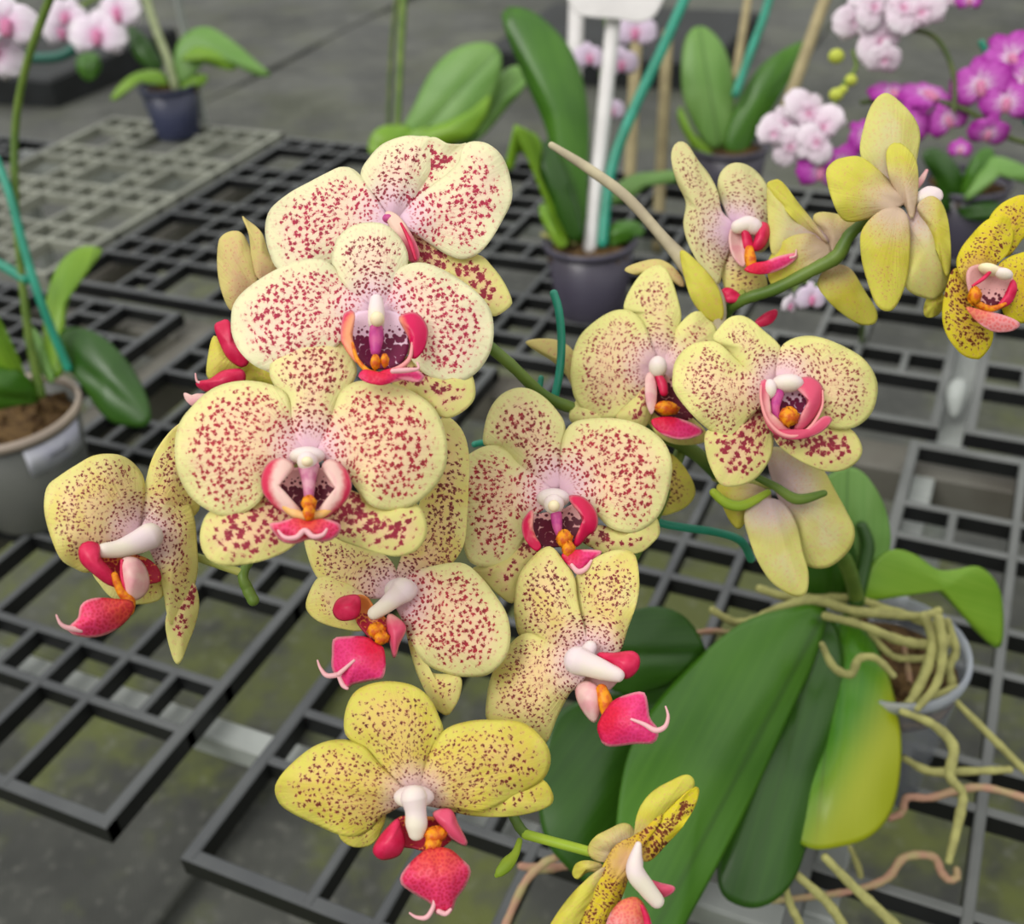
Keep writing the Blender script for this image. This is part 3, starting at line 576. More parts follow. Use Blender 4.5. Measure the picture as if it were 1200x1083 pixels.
# --- F6
flower('lower middle flower turned left with magenta tongue, below the widest one', .385, (462,700), (-.006,-.008), (560,700,.43), [
 ('B',LS,YELLO,[(375,676),(361,699),(360,715),(375,729),(402,737),(425,739),(440,725),(430,700),(400,680)],(450,705),o_(S_,dens=.6)),
 ('B',LS,YELLO,[(474,728),(488,763),(504,788),(538,792),(539,814),(529,834),(522,838),(511,830),(498,809),(485,777)],(470,715),o_(S_,tint=.5,dens=.9)),
 ('B',DS,YELLO,[(518,489),(533,494),(545,512),(550,540),(549,570),(547,610),(543,640),(525,665),(490,685),(465,698),(462,680),(475,640),(495,580),(508,520)],(462,700),o_(S_,dz=-.004,tint=.55,dens=1.05)),
 ('B',PT,YELLO,[(357,630),(362,655),(373,678),(394,694),(420,701),(455,700),(466,685),(460,660),(440,645),(400,630),(370,618)],(460,700),o_(P_,dz=-.002,tint=.5)),
 ('B',PT,CREAMY,[(460,698),(479,674),(506,664),(541,660),(562,675),(581,699),(594,721),(598,747),(592,771),(573,790),(549,793),(527,790),(501,779),(485,758),(474,731)],(462,702),o_(P_,tint=.3,bulge=.007)),
 ('B',TH,STRIPE,[(416,699),(430,700),(440,715),(456,730),(460,747),(440,750),(428,742),(416,724)],(430,700),o_(THK,center=(430,700))),
 ('B',SL,CRIM,[(391,715),(398,702),(418,698),(422,710),(418,723),(404,727),(395,724)],(420,710),o_(L_,bulge=.004)),
 ('B',SL,LOBE_P,[(456,720),(470,728),(475,738),(467,755),(462,771),(458,755),(454,736)],(458,722),o_(L_,bulge=.003)),
 ('T',CO,WHITE,[(472,692,16),(463,700,12),(450,711,9.5),(438,719,8)],.011), ('O',CO,WHITE,470,692,20,15,.007),
 ('O',CL,ORAN,441,739,11,9,.012,.2), ('O',CL,ORAN,447,748,9,8,.013,.25),
 ('B',ML,MIDP,[(391,750),(400,747),(428,747),(442,756),(450,762),(450,792),(434,797),(412,802),(405,808),(399,797),(390,784),(390,765)],(445,752),o_(L_,dz=.015,bulge=.004)),
 ('T',TE,TEND,[(400,790,3.5),(384,792,3),(376,784,2),(372,774,1)],.0165), ('T',TE,TEND,[(415,774,1.6),(405,783,2.4),(397,790,3)],.0195), ('T',TE,TEND,[(398,794,3),(402,803,3),(407,807,2)],.0165)])
# --- F5
flower('central forward-facing flower with orange throat and crimson lobes', .41, (654,575), (.002,-.010), (720,490,.45), [
 ('B',LS,SEPAL,[(700,616),(727,622),(748,620),(767,605),(773,624),(764,637),(748,648),(713,650),(692,641),(680,630)],(680,610),o_(S_,tint=.5)),
 ('B',LS,SEPAL,[(613,630),(635,642),(625,661),(610,685),(601,707),(583,696),(567,680),(553,667),(585,655)],(640,620),o_(S_,tint=.5,dens=.8)),
 ('B',DS,CREAMY,[(566,517),(571,488),(583,467),(601,456),(620,456),(639,467),(655,485),(662,500),(662,530),(660,555),(655,572),(640,572),(617,555),(591,530),(572,523)],(654,575),o_(S_,dz=.002,bulge=.005,tint=.6)),
 ('B',PT,CREAMY,[(527,555),(545,536),(569,523),(591,525),(615,545),(635,562),(650,580),(640,595),(620,610),(612,635),(593,661),(572,665),(551,659),(543,637),(541,605),(538,584),(529,568)],(650,578),o_(P_,tint=.3)),
 ('B',PT,CREAMY,[(654,575),(656,547),(660,512),(671,496),(692,491),(724,491),(753,499),(777,517),(787,541),(785,568),(777,595),(764,613),(745,624),(727,623),(711,616),(698,602),(676,588)],(656,577),o_(P_,tint=.25)),
 ('B',TH,THROAT,[(622,606),(644,600),(662,596),(673,591),(684,604),(685,620),(673,637),(650,641),(635,641),(625,626)],(650,590),o_(THK,center=(650,582))),
 ('B',SL,LOBE,[(624,598),(617,604),(612,615),(614,629),(621,640),(629,646),(634,641),(628,631),(624,620),(624,609)],(630,640),o_(L_,center=(652,612))),
 ('B',SL,LOBE,[(667,582),(680,582),(691,590),(698,601),(700,613),(696,623),(689,627),(678,639),(671,641),(677,631),(683,622),(683,610),(679,600),(672,592)],(676,636),o_(L_,bulge=.004,center=(648,612))),
 ('O',CO,WHITE,648,584,20,12,.005), ('O',CO,WHITE,649,591,12,12,.010), ('O',CA,CAP,649,593,7,7,.0165), ('T',CO,PURP,[(652,604,7),(653,616,6),(655,626,4)],.0095),
 ('O',CL,ORAN,661,632,10,10,.012,.25), ('O',CL,ORAN,666,644,8,9,.013,.25),
 ('B',ML,MIDP,[(658,651),(666,646),(678,645),(691,645),(705,647),(696,656),(688,665),(679,671),(671,668),(664,660)],(666,646),o_(L_,dz=.013)),
 ('T',TE,TEND,[(670,662,2),(677,670,3.5),(686,667,3),(693,657,1.5)],.0165)])
# --- F7
flower('flower right of the lower middle, facing away to the right above the big leaf', .383, (690,775), (-.008,-.004), (690,730,.43), [
 ('B',LS,PALE,[(664,800),(685,812),(712,810),(731,785),(722,765),(690,770)],(690,775),o_(S_,dz=-.002)),
 ('B',PT,YELLO,[(675,676),(685,664),(703,651),(722,645),(740,647),(747,660),(749,688),(745,711),(735,738),(726,764),(712,771),(698,772),(688,760),(680,730),(674,699)],(690,772),o_(P_,dz=.002,tint=.5)),
 ('B',DS,YELLO,[(603,706),(608,676),(620,658),(636,643),(648,642),(662,660),(673,676),(676,699),(682,727),(690,758),(686,772),(655,765),(622,748),(609,745),(604,727)],(690,772),o_(S_,dz=.004,bulge=.005,tint=.6)),
 ('B',PT,YELLO,[(692,772),(671,760),(640,748),(618,742),(603,750),(590,767),(577,790),(571,818),(572,845),(600,852),(625,862),(640,870),(653,840),(668,812),(684,797)],(690,776),o_(P_,dz=.006,tint=.5,bulge=.006,dens=.9)),
 ('B',SL,CRIM,[(700,767),(720,766),(741,764),(749,772),(746,786),(733,795),(722,784)],(705,770),o_(L_,dz=.009,bulge=.004)),
 ('B',SL,PALE,[(686,799),(676,806),(677,820),(687,838),(698,846),(704,825),(700,805)],(690,798),o_(L_,dz=.012,bulge=.004)),
 ('T',CO,WHITE,[(676,774,17),(692,780,14),(708,786,12),(724,791,9)],.012), ('T',CO,WHITE,[(660,785,8),(680,776,12),(692,758,8)],.007),
 ('T',CL,ORAN,[(705,808,7),(709,822,9),(712,838,7)],.013),
 ('B',ML,MIDP,[(701,849),(712,830),(724,819),(752,811),(758,822),(761,842),(771,856),(766,870),(745,871),(712,874),(703,862)],(706,838),o_(L_,dz=.016,bulge=.004)),
 ('T',TE,TEND,[(740,843,1.5),(755,849,2.6),(768,856,3.4),(779,852,2.8),(783,840,2),(780,828,1)],.0215)])
# --- F8
flower('bottom flower, deeper yellow with small dark spots and a red spade-shaped tongue', .357, (487,935), (.001,-.003), (600,950,.395), [
 ('B',LS,YELLO2,[(510,938),(540,940),(590,928),(620,915),(638,915),(648,932),(644,944),(620,953),(590,957),(557,956),(528,950)],(500,938),o_(S_,tint=.5,dens=1.1)),
 ('B',LS,YELLO2,[(400,960),(449,948),(446,975),(434,990),(413,992),(398,980)],(470,940),o_(S_,tint=.5)),
 ('B',DS,YELLO2,[(405,860),(406,830),(420,808),(450,799),(482,803),(503,818),(515,842),(519,858),(510,885),(500,915),(488,932),(470,928),(448,905),(425,877)],(487,935),o_(S_,dz=.002,bulge=.005,tint=.7)),
 ('B',PT,YELLO2,[(323,920),(338,899),(368,875),(398,867),(424,873),(442,893),(463,914),(480,936),(460,950),(446,958),(430,975),(405,980),(368,965),(338,950),(326,938)],(482,938),o_(P_,tint=.45,bulge=.006)),
 ('B',PT,YELLO2,[(492,938),(495,912),(505,880),(521,856),(548,846),(578,844),(614,848),(638,869),(645,890),(638,911),(620,924),(590,940),(560,951),(530,948),(508,946)],(488,938),o_(P_,tint=.5,bulge=.006)),
 ('B',TH,STRIPE,[(465,960),(490,958),(515,960),(532,978),(520,992),(505,998),(485,994),(466,989)],(488,960),THK),
 ('B',SL,CRIM,[(466,960),(448,978),(438,996),(445,1006),(456,1006),(468,1001),(474,986),(469,968)],(468,960),o_(L_,bulge=.004)),
 ('B',SL,LOBE_P,[(508,953),(527,949),(536,966),(547,990),(530,982),(518,968)],(512,953),o_(L_,bulge=.003)),
 ('O',CO,WHITE,485,934,24,13,.008), ('T',CO,WHITE,[(485,935,16),(487,950,12.5),(488,966,13),(488,976,10)],.012),
 ('O',CL,ORAN,510,978,14,9,.011,.2), ('O',CL,ORAN,507,990,10,9,.0125,.25),
 ('B',ML,MID,[(497,998),(512,994),(527,996),(540,1007),(551,1019),(545,1038),(534,1053),(529,1068),(521,1072),(511,1070),(505,1058),(488,1048),(470,1034),(476,1018)],(510,994),o_(L_,dz=.015,bulge=.005,groove=.0012)),
 ('T',TE,TEND,[(509,1048,1.5),(508,1062,2.6),(500,1075,3),(488,1075,2),(480,1070,1)],.0175), ('T',TE,TEND,[(514,1068,3),(522,1071,3),(528,1066,2)],.0175)])
# --- F9
flower('yellow side-on flower cut by the bottom edge, on a lime green stalk', .355, (735,1010), (.003,0), (616,978,.38), [
 ('B',LS,BACK,[(689,996),(696,982),(712,973),(730,965),(741,970),(744,985),(725,997),(711,1010),(695,1007)],(735,1000),o_(S_,dz=-.003,dens=.3)),
 ('B',LS,BACK,[(671,1024),(676,1012),(690,1009),(706,1014),(702,1021),(688,1022),(677,1030)],(710,1015),o_(S_,dz=-.002,dens=.3)),
 ('B',DS,BACK,[(743,985),(745,962),(752,943),(766,927),(785,916),(804,908),(813,914),(811,926),(795,940),(777,958),(758,980),(748,990)],(745,990),o_(S_,dz=.003,dens=.35)),
 ('B',PT,GOLD,[(748,1006),(753,988),(771,962),(791,941),(808,926),(816,922),(819,928),(814,945),(802,966),(782,988),(762,1008)],(750,1005),o_(P_,bulge=.002,dens=1.5,dz=.004)),
 ('B',PT,GOLD,[(707,1014),(722,990),(745,978),(762,962),(775,952),(774,963),(757,986),(750,1008),(738,1024),(731,1045),(720,1070),(700,1110),(655,1115),(668,1075),(692,1040)],(745,1000),o_(P_,dz=.005,dens=1.05)),
 ('B',PT,BACK,[(640,1095),(655,1068),(676,1042),(698,1022),(710,1018),(700,1046),(682,1075),(665,1115),(640,1115)],(710,1015),o_(P_,dz=.006,dens=.3)),
 ('O',CO,WHITE,744,1012,10,16,.006), ('T',CO,WHITE,[(748,990,4),(744,1020,11),(757,1040,10.5),(770,1056,9)],.010),
 ('B',SL,LOBE_P,[(758,1032),(775,1036),(790,1040),(786,1047),(774,1050)],(758,1034),o_(L_,dz=.006)),
 ('B',ML,MIDS,[(722,1062),(732,1054),(746,1052),(756,1064),(764,1090),(760,1120),(705,1120),(712,1080)],(745,1045),o_(L_,dz=.009,bulge=.004)),
 ('T',TH,CRIM,[(752,1062,2),(758,1078,4),(760,1095,4)],.013)], pm=STEML, pr=6)
# --- F10
flower('flower right of the green wire, half hidden by its right neighbour', .445, (770,430), (.003,-.006), (780,512,.46), [
 ('B','bract',SALM,[(732,317),(742,310),(768,304),(785,310),(799,325),(802,336),(793,333),(783,323),(768,316),(748,322)],(800,335),o_(S_,dz=-.004)),
 ('B',LS,SEPAL,[(745,465),(757,452),(764,470),(762,492),(750,503),(734,497),(722,488)],(765,450),o_(S_,dz=.006,tint=.2,dens=1.2)),
 ('B',LS,CREAMF,[(669,480),(680,468),(705,480),(722,492),(700,500),(680,500),(668,492)],(765,450),o_(S_,dz=-.002,tint=.5,dens=.8)),
 ('B',LS,YELLO,[(757,488),(763,500),(774,513),(794,521),(823,519),(828,507),(805,485),(775,470)],(765,450),o_(S_,dz=0,tint=.5,dens=.4)),
 ('B',DS,CREAMF,[(731,363),(735,346),(748,325),(761,314),(775,311),(785,323),(794,350),(798,372),(793,395),(787,418),(775,430),(763,424),(752,390),(742,368)],(770,430),o_(S_,dz=.001,tint=.6)),
 ('B',PT,CREAMF,[(669,432),(672,412),(681,392),(701,374),(721,364),(739,365),(754,378),(763,403),(770,423),(762,452),(748,474),(730,487),(705,491),(688,485),(674,467),(669,445)],(768,428),o_(P_,tint=.35)),
 ('B',PT,CREAMF,[(773,428),(787,395),(800,376),(816,365),(832,372),(840,390),(838,410),(815,435),(790,448)],(772,430),o_(P_,dz=.001,tint=.4)),
 ('B',TH,THROAT,[(764,440),(775,436),(795,452),(815,470),(812,490),(785,492),(764,478)],(770,430),o_(THK,center=(770,425))),
 ('B',SL,PALE,[(757,442),(764,437),(769,455),(768,475),(763,486),(757,468)],(765,470),L_), ('T',SL,CRIM,[(770,438,4),(776,450,6),(778,460,5)],.010),
 ('O',CO,WHITE,771,430,11,13,.010), ('O',CL,ORAN,781,479,15,8,.011,.2,-.1),
 ('B',ML,MIDP,[(763,493),(783,489),(805,494),(824,505),(815,512),(796,515),(774,508)],(775,485),o_(L_,dz=.012))])
# --- F12
flower('pale yellow flower seen from behind, hanging beside the big leaves', .455, (905,570), (.004,0), (838,560,.49), [
 ('B',PT,BACKP,[(900,545),(898,525),(930,528),(960,545),(980,578),(992,600),(1001,620),(998,640),(982,658),(966,666),(948,664),(936,650),(928,612),(912,585)],(905,572),o_(P_,dz=.000,bulge=.006,dens=.6)),
 ('B',PT,BACK,[(840,570),(860,566),(884,568),(903,578),(898,592),(880,600),(868,619),(858,614),(848,596)],(902,578),o_(P_,dz=-.001,dens=.4)),
 ('B',DS,BACKP,[(872,606),(880,592),(900,584),(918,590),(933,614),(941,648),(947,670),(946,692),(938,699),(924,696),(904,682),(888,658),(878,632)],(900,588),o_(S_,dz=.006,groove=-.0015,dens=.4,curl=.002)),
 ('T','pedicel',STEM,[(880,556,4),(908,570,5),(934,585,6.5),(966,578,4)],.013), ('T','pedicel',STEML,[(836,577,5),(852,590,6),(872,592,6),(900,577,4)],.007)])
# --- F11
flower('right-hand flower facing forward with mauve and orange throat', .428, (915,450), (.006,-.006), (845,500,.50), [
 ('B',LS,SEPAL,[(893,477),(901,499),(906,518),(901,540),(884,562),(862,570),(845,568),(834,551),(827,529),(827,507),(845,497),(873,478)],(900,465),o_(S_,tint=.15,dens=1.0)),
 ('B',LS,SEPAL,[(905,497),(930,490),(975,496),(999,505),(1010,525),(1005,540),(988,551),(966,552),(945,544),(923,531),(908,516)],(912,480),o_(S_,tint=.15,dens=1.0)),
 ('B',DS,CREAMF,[(836,397),(843,384),(854,373),(867,370),(880,375),(895,388),(910,401),(917,414),(916,434),(912,450),(897,452),(874,435),(852,410)],(912,452),o_(S_,dz=.002,tint=.8)),
 ('B',PT,CREAMF,[(788,447),(791,425),(804,408),(821,401),(841,402),(862,420),(884,438),(900,452),(895,473),(877,490),(866,508),(856,514),(841,510),(819,494),(800,473),(790,458)],(902,455),o_(P_,tint=.55,bulge=.005)),
 ('B',PT,CREAMF,[(910,446),(913,412),(925,399),(945,394),(966,397),(992,408),(1012,421),(1025,440),(1028,460),(1021,484),(1005,499),(988,503),(971,501),(955,490),(930,468)],(912,452),o_(P_,tint=.6,bulge=.005)),
 ('B',TH,THROAT_W,[(897,450),(915,446),(940,450),(950,470),(942,492),(920,506),(904,494),(896,470)],(915,445),o_(THK,center=(920,443))),
 ('B',SL,LOBE_P,[(892,447),(899,447),(899,468),(902,486),(914,501),(932,509),(914,512),(901,502),(893,483),(890,464)],(915,508),o_(L_,center=(922,475))),
 ('B',SL,LOBE_P,[(930,450),(945,442),(958,447),(964,458),(962,477),(951,494),(938,506),(930,503),(943,488),(946,470),(938,458)],(935,503),o_(L_,bulge=.004,center=(915,475))),
 ('O',CO,WHITE,923,449,19,11,.009), ('O',CO,WHITE,902,456,8,12,.009), ('T',CO,PURP,[(912,462,7),(908,478,6),(912,490,4)],.009),
 ('O',CL,ORAN,924,489,12,11,.012,.25), ('T','lip_rim',MIDS,[(892,452,1),(892,470,1.6),(899,492,2),(914,508,2.4),(932,511,2.4),(950,500,2),(963,478,1.6),(964,458,1)],.0125),
 ('B',ML,LOBE_P,[(906,505),(932,511),(953,499),(966,488),(975,492),(962,506),(940,514),(919,514)],(925,508),o_(L_,dz=.012))])
# --- F13
flower('narrow dull cream flower turned sideways with crimson tongue, upper right', .46, (862,268), (.004,-.004), (870,352,.455), [
 ('B',LS,YELLO,[(845,306),(853,290),(872,308),(892,318),(899,331),(896,343),(880,348),(861,347),(849,337)],(862,280),o_(S_,tint=.8,dens=1.0)),
 ('B',PT,DULL,[(860,268),(849,245),(842,227),(842,209),(849,197),(861,191),(876,194),(890,205),(900,221),(903,241),(904,264),(904,282),(892,296),(880,290)],(862,268),o_(P_,bulge=.005,tint=.6)),
 ('B',PT,DULL,[(787,190),(788,174),(796,166),(806,170),(817,187),(831,205),(841,225),(846,248),(860,264),(857,288),(848,313),(842,334),(831,325),(817,306),(806,284),(801,262),(804,237),(794,215)],(860,268),o_(P_,dz=.004,tint=.6)),
 ('B',TH,PALE,[(857,268),(872,266),(875,292),(872,313),(860,302),(855,285)],(860,268),o_(THK,dz=.008)),
 ('B',SL,CRIM,[(870,266),(880,278),(880,294),(872,290)],(875,292),L_), ('B',SL,CRIM,[(890,262),(899,263),(901,276),(893,291),(882,293),(886,276)],(884,292),o_(L_,bulge=.003)),
 ('T',CO,WHITE,[(864,266,8),(876,263,10),(884,266,10)],.010), ('T',CL,ORAN,[(878,292,5),(879,302,7),(881,314,6)],.011),
 ('B',ML,MIDP,[(872,316),(884,309),(897,307),(912,301),(932,297),(933,303),(920,313),(902,320),(884,321)],(878,312),o_(L_,dz=.015)), ('T',TE,TEND,[(926,302,1.6),(932,300,1.4),(933,293,.9)],.016)])
# --- F14
flower('yellow flower seen from behind, left of the tallest yellow one', .452, (972,290), (.002,0), (981,300,.443), [
 ('B',DS,BACKP,[(899,222),(905,212),(919,216),(936,240),(955,262),(972,284),(950,292),(925,296),(906,300),(901,272)],(972,290),o_(S_,dens=.4)),
 ('B',PT,BACK,[(899,218),(906,211),(916,213),(936,239),(954,261),(970,285),(955,274),(935,262),(915,240)],(972,290),o_(P_,dz=.003,bulge=.002,dens=.5)),
 ('B',PT,BACK,[(901,304),(922,280),(949,274),(972,288),(968,308),(950,324),(917,338),(902,331)],(972,290),o_(P_,dz=.002,dens=.6)),
 ('B',PT,BACK,[(953,257),(961,249),(984,252),(1003,261),(996,285),(978,298),(966,282)],(978,290),o_(P_,dz=-.001,dens=.6)),
 ('B',LS,BACK,[(958,332),(972,312),(995,314),(1013,341),(1027,365),(1025,379),(1008,380),(989,369),(970,352)],(978,300),o_(S_,dens=.6))])
# --- F15
flower('tallest yellow flower seen from behind at the end of the right branch', .430, (1052,240), (.002,0), (1020,255,.436), [
 ('T',SL,PALE,[(1070,222,4),(1079,212,4),(1086,200,2)],-.004), ('B',ML,WHITE,[(1070,236),(1076,226),(1088,219),(1102,223),(1103,234),(1086,242)],(1060,240),o_(L_,dz=.002,bulge=.002)),
 ('B',PT,BACK,[(1083,368),(1086,350),(1104,342),(1103,364),(1091,372)],(1075,330),o_(P_,dz=-.006,dens=.4)),
 ('B',DS,BACKP,[(1008,180),(1011,154),(1021,124),(1037,109),(1056,121),(1072,140),(1078,159),(1075,182),(1070,210),(1058,232),(1040,225),(1020,204)],(1052,238),o_(S_,dens=.5)),
 ('B',PT,BACKP,[(1060,256),(1078,239),(1094,226),(1104,239),(1111,261),(1114,301),(1110,333),(1099,349),(1086,350),(1061,336),(1062,293)],(1060,245),o_(P_,dz=.001,bulge=.006,dens=.6)),
 ('B',PT,BACK,[(1075,242),(1090,230),(1103,238),(1111,261),(1114,301),(1110,325),(1100,300),(1088,270)],(1070,242),o_(P_,dz=.0055,bulge=.003,dens=.6)),
 ('B',LS,BACK,[(1039,178),(1051,167),(1067,178),(1075,196),(1075,229),(1069,257),(1060,240),(1043,210)],(1060,245),o_(S_,dz=.005,dens=.6)),
 ('B',PT,BACK,[(968,204),(975,191),(988,185),(1008,184),(1029,199),(1051,221),(1063,236),(1042,247),(1011,258),(989,258),(976,237)],(1058,240),o_(P_,dz=.004,dens=.6)),
 ('B',LS,BACK,[(1010,270),(1030,248),(1052,243),(1064,256),(1066,290),(1062,328),(1051,357),(1040,365),(1027,357),(1016,328),(1009,298)],(1054,242),o_(S_,dz=.007,dens=.7))], pr=6)
# --- F16
flower('golden yellow flower with dark spots at the right edge', .43, (1150,325), (.002,0), (1235,330,.46), [
 ('B',DS,GOLD,[(1159,258),(1170,242),(1186,232),(1202,229),(1222,240),(1220,262),(1200,278),(1184,298),(1172,300),(1162,280)],(1170,315),o_(S_,dz=-.002,dens=.8)),
 ('B',LS,GOLD,[(1117,315),(1128,320),(1140,345),(1152,365),(1163,387),(1161,404),(1151,418),(1144,421),(1128,416),(1113,399),(1105,379),(1105,356),(1110,333)],(1140,330),o_(S_,dz=.001,dens=1.25)),
 ('B',PT,GOLD,[(1170,312),(1180,303),(1192,298),(1212,295),(1225,317),(1222,360),(1202,378),(1179,372),(1170,340)],(1160,325),o_(P_,dens=.5)),
 ('B',PT,GOLD,[(1121,311),(1126,292),(1140,274),(1155,259),(1171,253),(1184,257),(1188,274),(1183,294),(1172,306),(1158,318),(1145,330),(1132,334)],(1150,322),o_(P_,dz=.004,dens=.95)),
 ('B',TH,THROAT,[(1136,314),(1163,310),(1186,322),(1184,345),(1165,360),(1144,356),(1134,336)],(1150,312),o_(THK,dz=.008)),
 ('B',ML,MIDS,[(1132,360),(1150,364),(1179,371),(1195,380),(1184,388),(1163,388),(1144,376)],(1140,352),o_(L_,dz=.012)),
 ('B',SL,CRIM,[(1187,328),(1191,340),(1183,356),(1169,361),(1178,346)],(1172,358),L_), ('T',SL,CRIM,[(1166,312,1.2),(1154,325,2.4),(1140,335,1.5)],.013),
 ('T','lip_rim',ORAN,[(1138,352,4),(1160,362,4),(1178,356,2)],.012), ('O',CO,CAP,1160,316,14,7,.011,0,-.3), ('O',CO,WHITE,1176,321,11,7,.013,0,-.3), ('O',CL,ORAN,1142,347,8,10,.013,.25)])
# --- F17 hidden flower at left
flower('half-hidden flower behind the left petals, with salmon sepals and crimson lip', .415, (310,370), (0,0), (350,440,.415), [
 ('B',LS,SALM,[(256,286),(261,276),(272,271),(283,273),(291,286),(297,302),(301,321),(300,340),(285,355),(271,364),(260,342),(255,314)],(300,350),S_),
 ('B',DS,SALM,[(284,254),(288,257),(306,272),(315,298),(326,316),(310,330),(300,322),(295,300),(292,275)],(312,330),o_(S_,dz=.003)),
 ('B',LS,BACK,[(286,425),(318,430),(325,450),(284,450)],(310,400),S_),
 ('B',ML,YELLO2,[(251,394),(262,404),(272,420),(284,430),(267,438),(253,446),(243,440),(245,415)],(290,420),o_(L_,dz=.004,dens=0,bulge=.003)),
 ('B',SL,CRIM,[(252,382),(259,377),(268,376),(273,397),(291,421),(284,430),(268,420),(257,399)],(285,425),o_(L_,dz=.007,bulge=.003)),
 ('B',ML,CRIM,[(230,449),(246,445),(262,435),(284,434),(285,448),(256,457),(240,458)],(284,440),o_(L_,dz=.008,bulge=.003)),
 ('T',TE,TEND,[(238,449,2),(231,447,1.5),(229,438,1)],.009), ('B',ML,PALE,[(216,461),(224,464),(232,462),(246,464),(238,471),(228,476),(219,470)],(246,466),o_(L_,dz=.004))])
# --- F18 hidden flower behind F5/F10
flower('hidden flower showing one curved sepal tip and one greenish petal', .465, (740,540), (0,0), (780,512,.46), [
 ('B',PT,YELLO2,[(770,528),(785,531),(800,545),(812,565),(814,580),(806,592),(792,600),(772,603),(760,580),(760,545)],(745,540),o_(P_,tint=.9)),
 ('B',LS,SALM,[(616,401),(635,397),(656,400),(672,412),(685,440),(685,470),(672,455),(664,440),(650,425),(630,412)],(690,480),S_)])
flower('hidden flower showing only two crimson lip tips', .475, (865,380), (0,0), (848,370,.466), [
 ('B',ML,CRIM,[(884,379),(896,368),(909,363),(910,370),(903,379),(890,383)],(880,382),L_), ('B',SL,CRIM,[(846,340),(855,338),(866,345),(868,352),(852,354)],(850,350),o_(L_,dz=.02))])

# wires and clips in the plant
def wire(label, pts, r=4.5, mat=WIRE):
    return tag(tube('plant_wire', [(p[0], p[1], p[2] if len(p) > 3 else r, p[-1]) for p in pts], mat, None), label, 'wire')
wire('green plastic wire standing upright above the central flower', [(649,344,.445),(655,365,.445),(658,400,.447),(656,435,.448),(649,470,.45),(640,500,.455)], 5)
wire('short green wire stub beside the upright wire', [(634,443,.455),(632,458,.455),(628,470,.455),(620,490,.457)], 3.5)
wire('green wire curving right between the central flower and the pale one', [(755,598,.47),(772,612,.472),(800,618,.475),(840,624,.48),(868,634,.485),(880,655,.50)], 5)
wire('bit of green wire peeping out left of the central flower', [(556,521,.47),(566,519,.47),(580,520,.47)], 4)

# ------------------------------------------------------------------ background plants
def pots_thing(name, label, px, py, r, h, mat, rim=None, cat='orchid'):
    c = G(px, py, 0.0); t = thing(name, label, cat, c); pot(t, c, r, h, mat, rim); return t, c, depth_of(c + np.array([0, 0, h]))
BK = dict(solid=.002, wave=.002, groove=.004, N=48, K=8, bulge=.01)
# left potted plant
LP, c, d = pots_thing('potted_orchid', 'flowering orchid in grey pot with a white paper label at left edge', 50, 592, .062, .105, POTG, RIMP)
def lf(th, pts, base, m, d0, d1, **k):
    kk = dict(BK); kk.update(k); P = np.array(pts, float); tip = P[np.argmax(np.linalg.norm(P - np.array(base), axis=1))]
    return blade('leaf', pts, base, m, th, lin(base, d0, tip, d1), **kk)
lf(LP, [(40,468),(30,440),(10,395),(-15,350),(-30,335),(-40,380),(-20,430),(10,460)], (40,468), LEAFB, d, d - .05)
lf(LP, [(60,440),(52,400),(55,350),(70,310),(95,290),(120,292),(110,305),(88,330),(76,370),(75,410),(72,440)], (62,445), LEAFB, d, d + .03)
lf(LP, [(70,390),(90,384),(120,395),(150,425),(172,465),(176,495),(155,500),(125,490),(95,450),(72,420)], (65,405), LEAFD, d, d - .02)
lf(LP, [(45,470),(20,475),(-10,480),(-40,470),(-30,440),(5,430),(35,445)], (48,468), LEAF, d, d - .05)
lf(LP, [(62,450),(45,430),(30,400),(32,380),(48,395),(60,420)], (62,450), LEAFP, d, d + .02)
tube('flower_spike', [(48,462,6,d),(35,400,5,d - .01),(26,330,4.5,d - .02),(18,240,4.5,d - .03),(18,150,4.5,d - .04),(30,80,4.5,d - .06),(52,15,5,d - .08),(75,-40,5,d - .1)], STEM, LP)
# label sticker on the pot, curved with its wall
V = []; Fc = []; cc = c
ang0 = math.atan2(CAM[1] - cc[1], CAM[0] - cc[0]); A_ = [ang0 + .0 + 1.0 * i / 12 for i in range(13)]
def onpot(a, z): r = .062 * (.74 + .22 * z / (.105 * .93)) + .0012; return (cc[0] + r * math.cos(a), cc[1] + r * math.sin(a), z)
for i, a in enumerate(A_): V += [onpot(a, .066), onpot(a, .094)]
for i in range(12): Fc.append((2 * i, 2 * i + 2, 2 * i + 3, 2 * i + 1))
lab = mesh('label', V, Fc, plain('label_paper', '#cacad4', .6, .2, 0, '#bcbccc'), LP, solid=.0005); lab['label'] = 'white paper label on the pot'
V = []; Fc = []
for i, a in enumerate(A_[4:9]):
    for z in (.077, .084): p_ = onpot(a, z); V.append((cc[0] + (p_[0] - cc[0]) * 1.012, cc[1] + (p_[1] - cc[1]) * 1.012, z))
for i in range(4): Fc.append((2 * i, 2 * i + 2, 2 * i + 3, 2 * i + 1))
mesh('faded_print', V, Fc, plain('faded_ink', '#9a9aa8', .7, .1, 0, '#aeaebb', 300), LP, solid=.0002)
wire('green wire tied along the stem of the left potted orchid', [(-5,185,d - .04),(12,230,d - .04),(28,290,d - .035),(45,345,d - .03),(62,390,d - .02),(80,432,d - .01)], 5)
wire('short green wire crossing the left edge beside the stem', [(-10,305,d - .02),(10,315,d - .02),(30,328,d - .02)], 6)

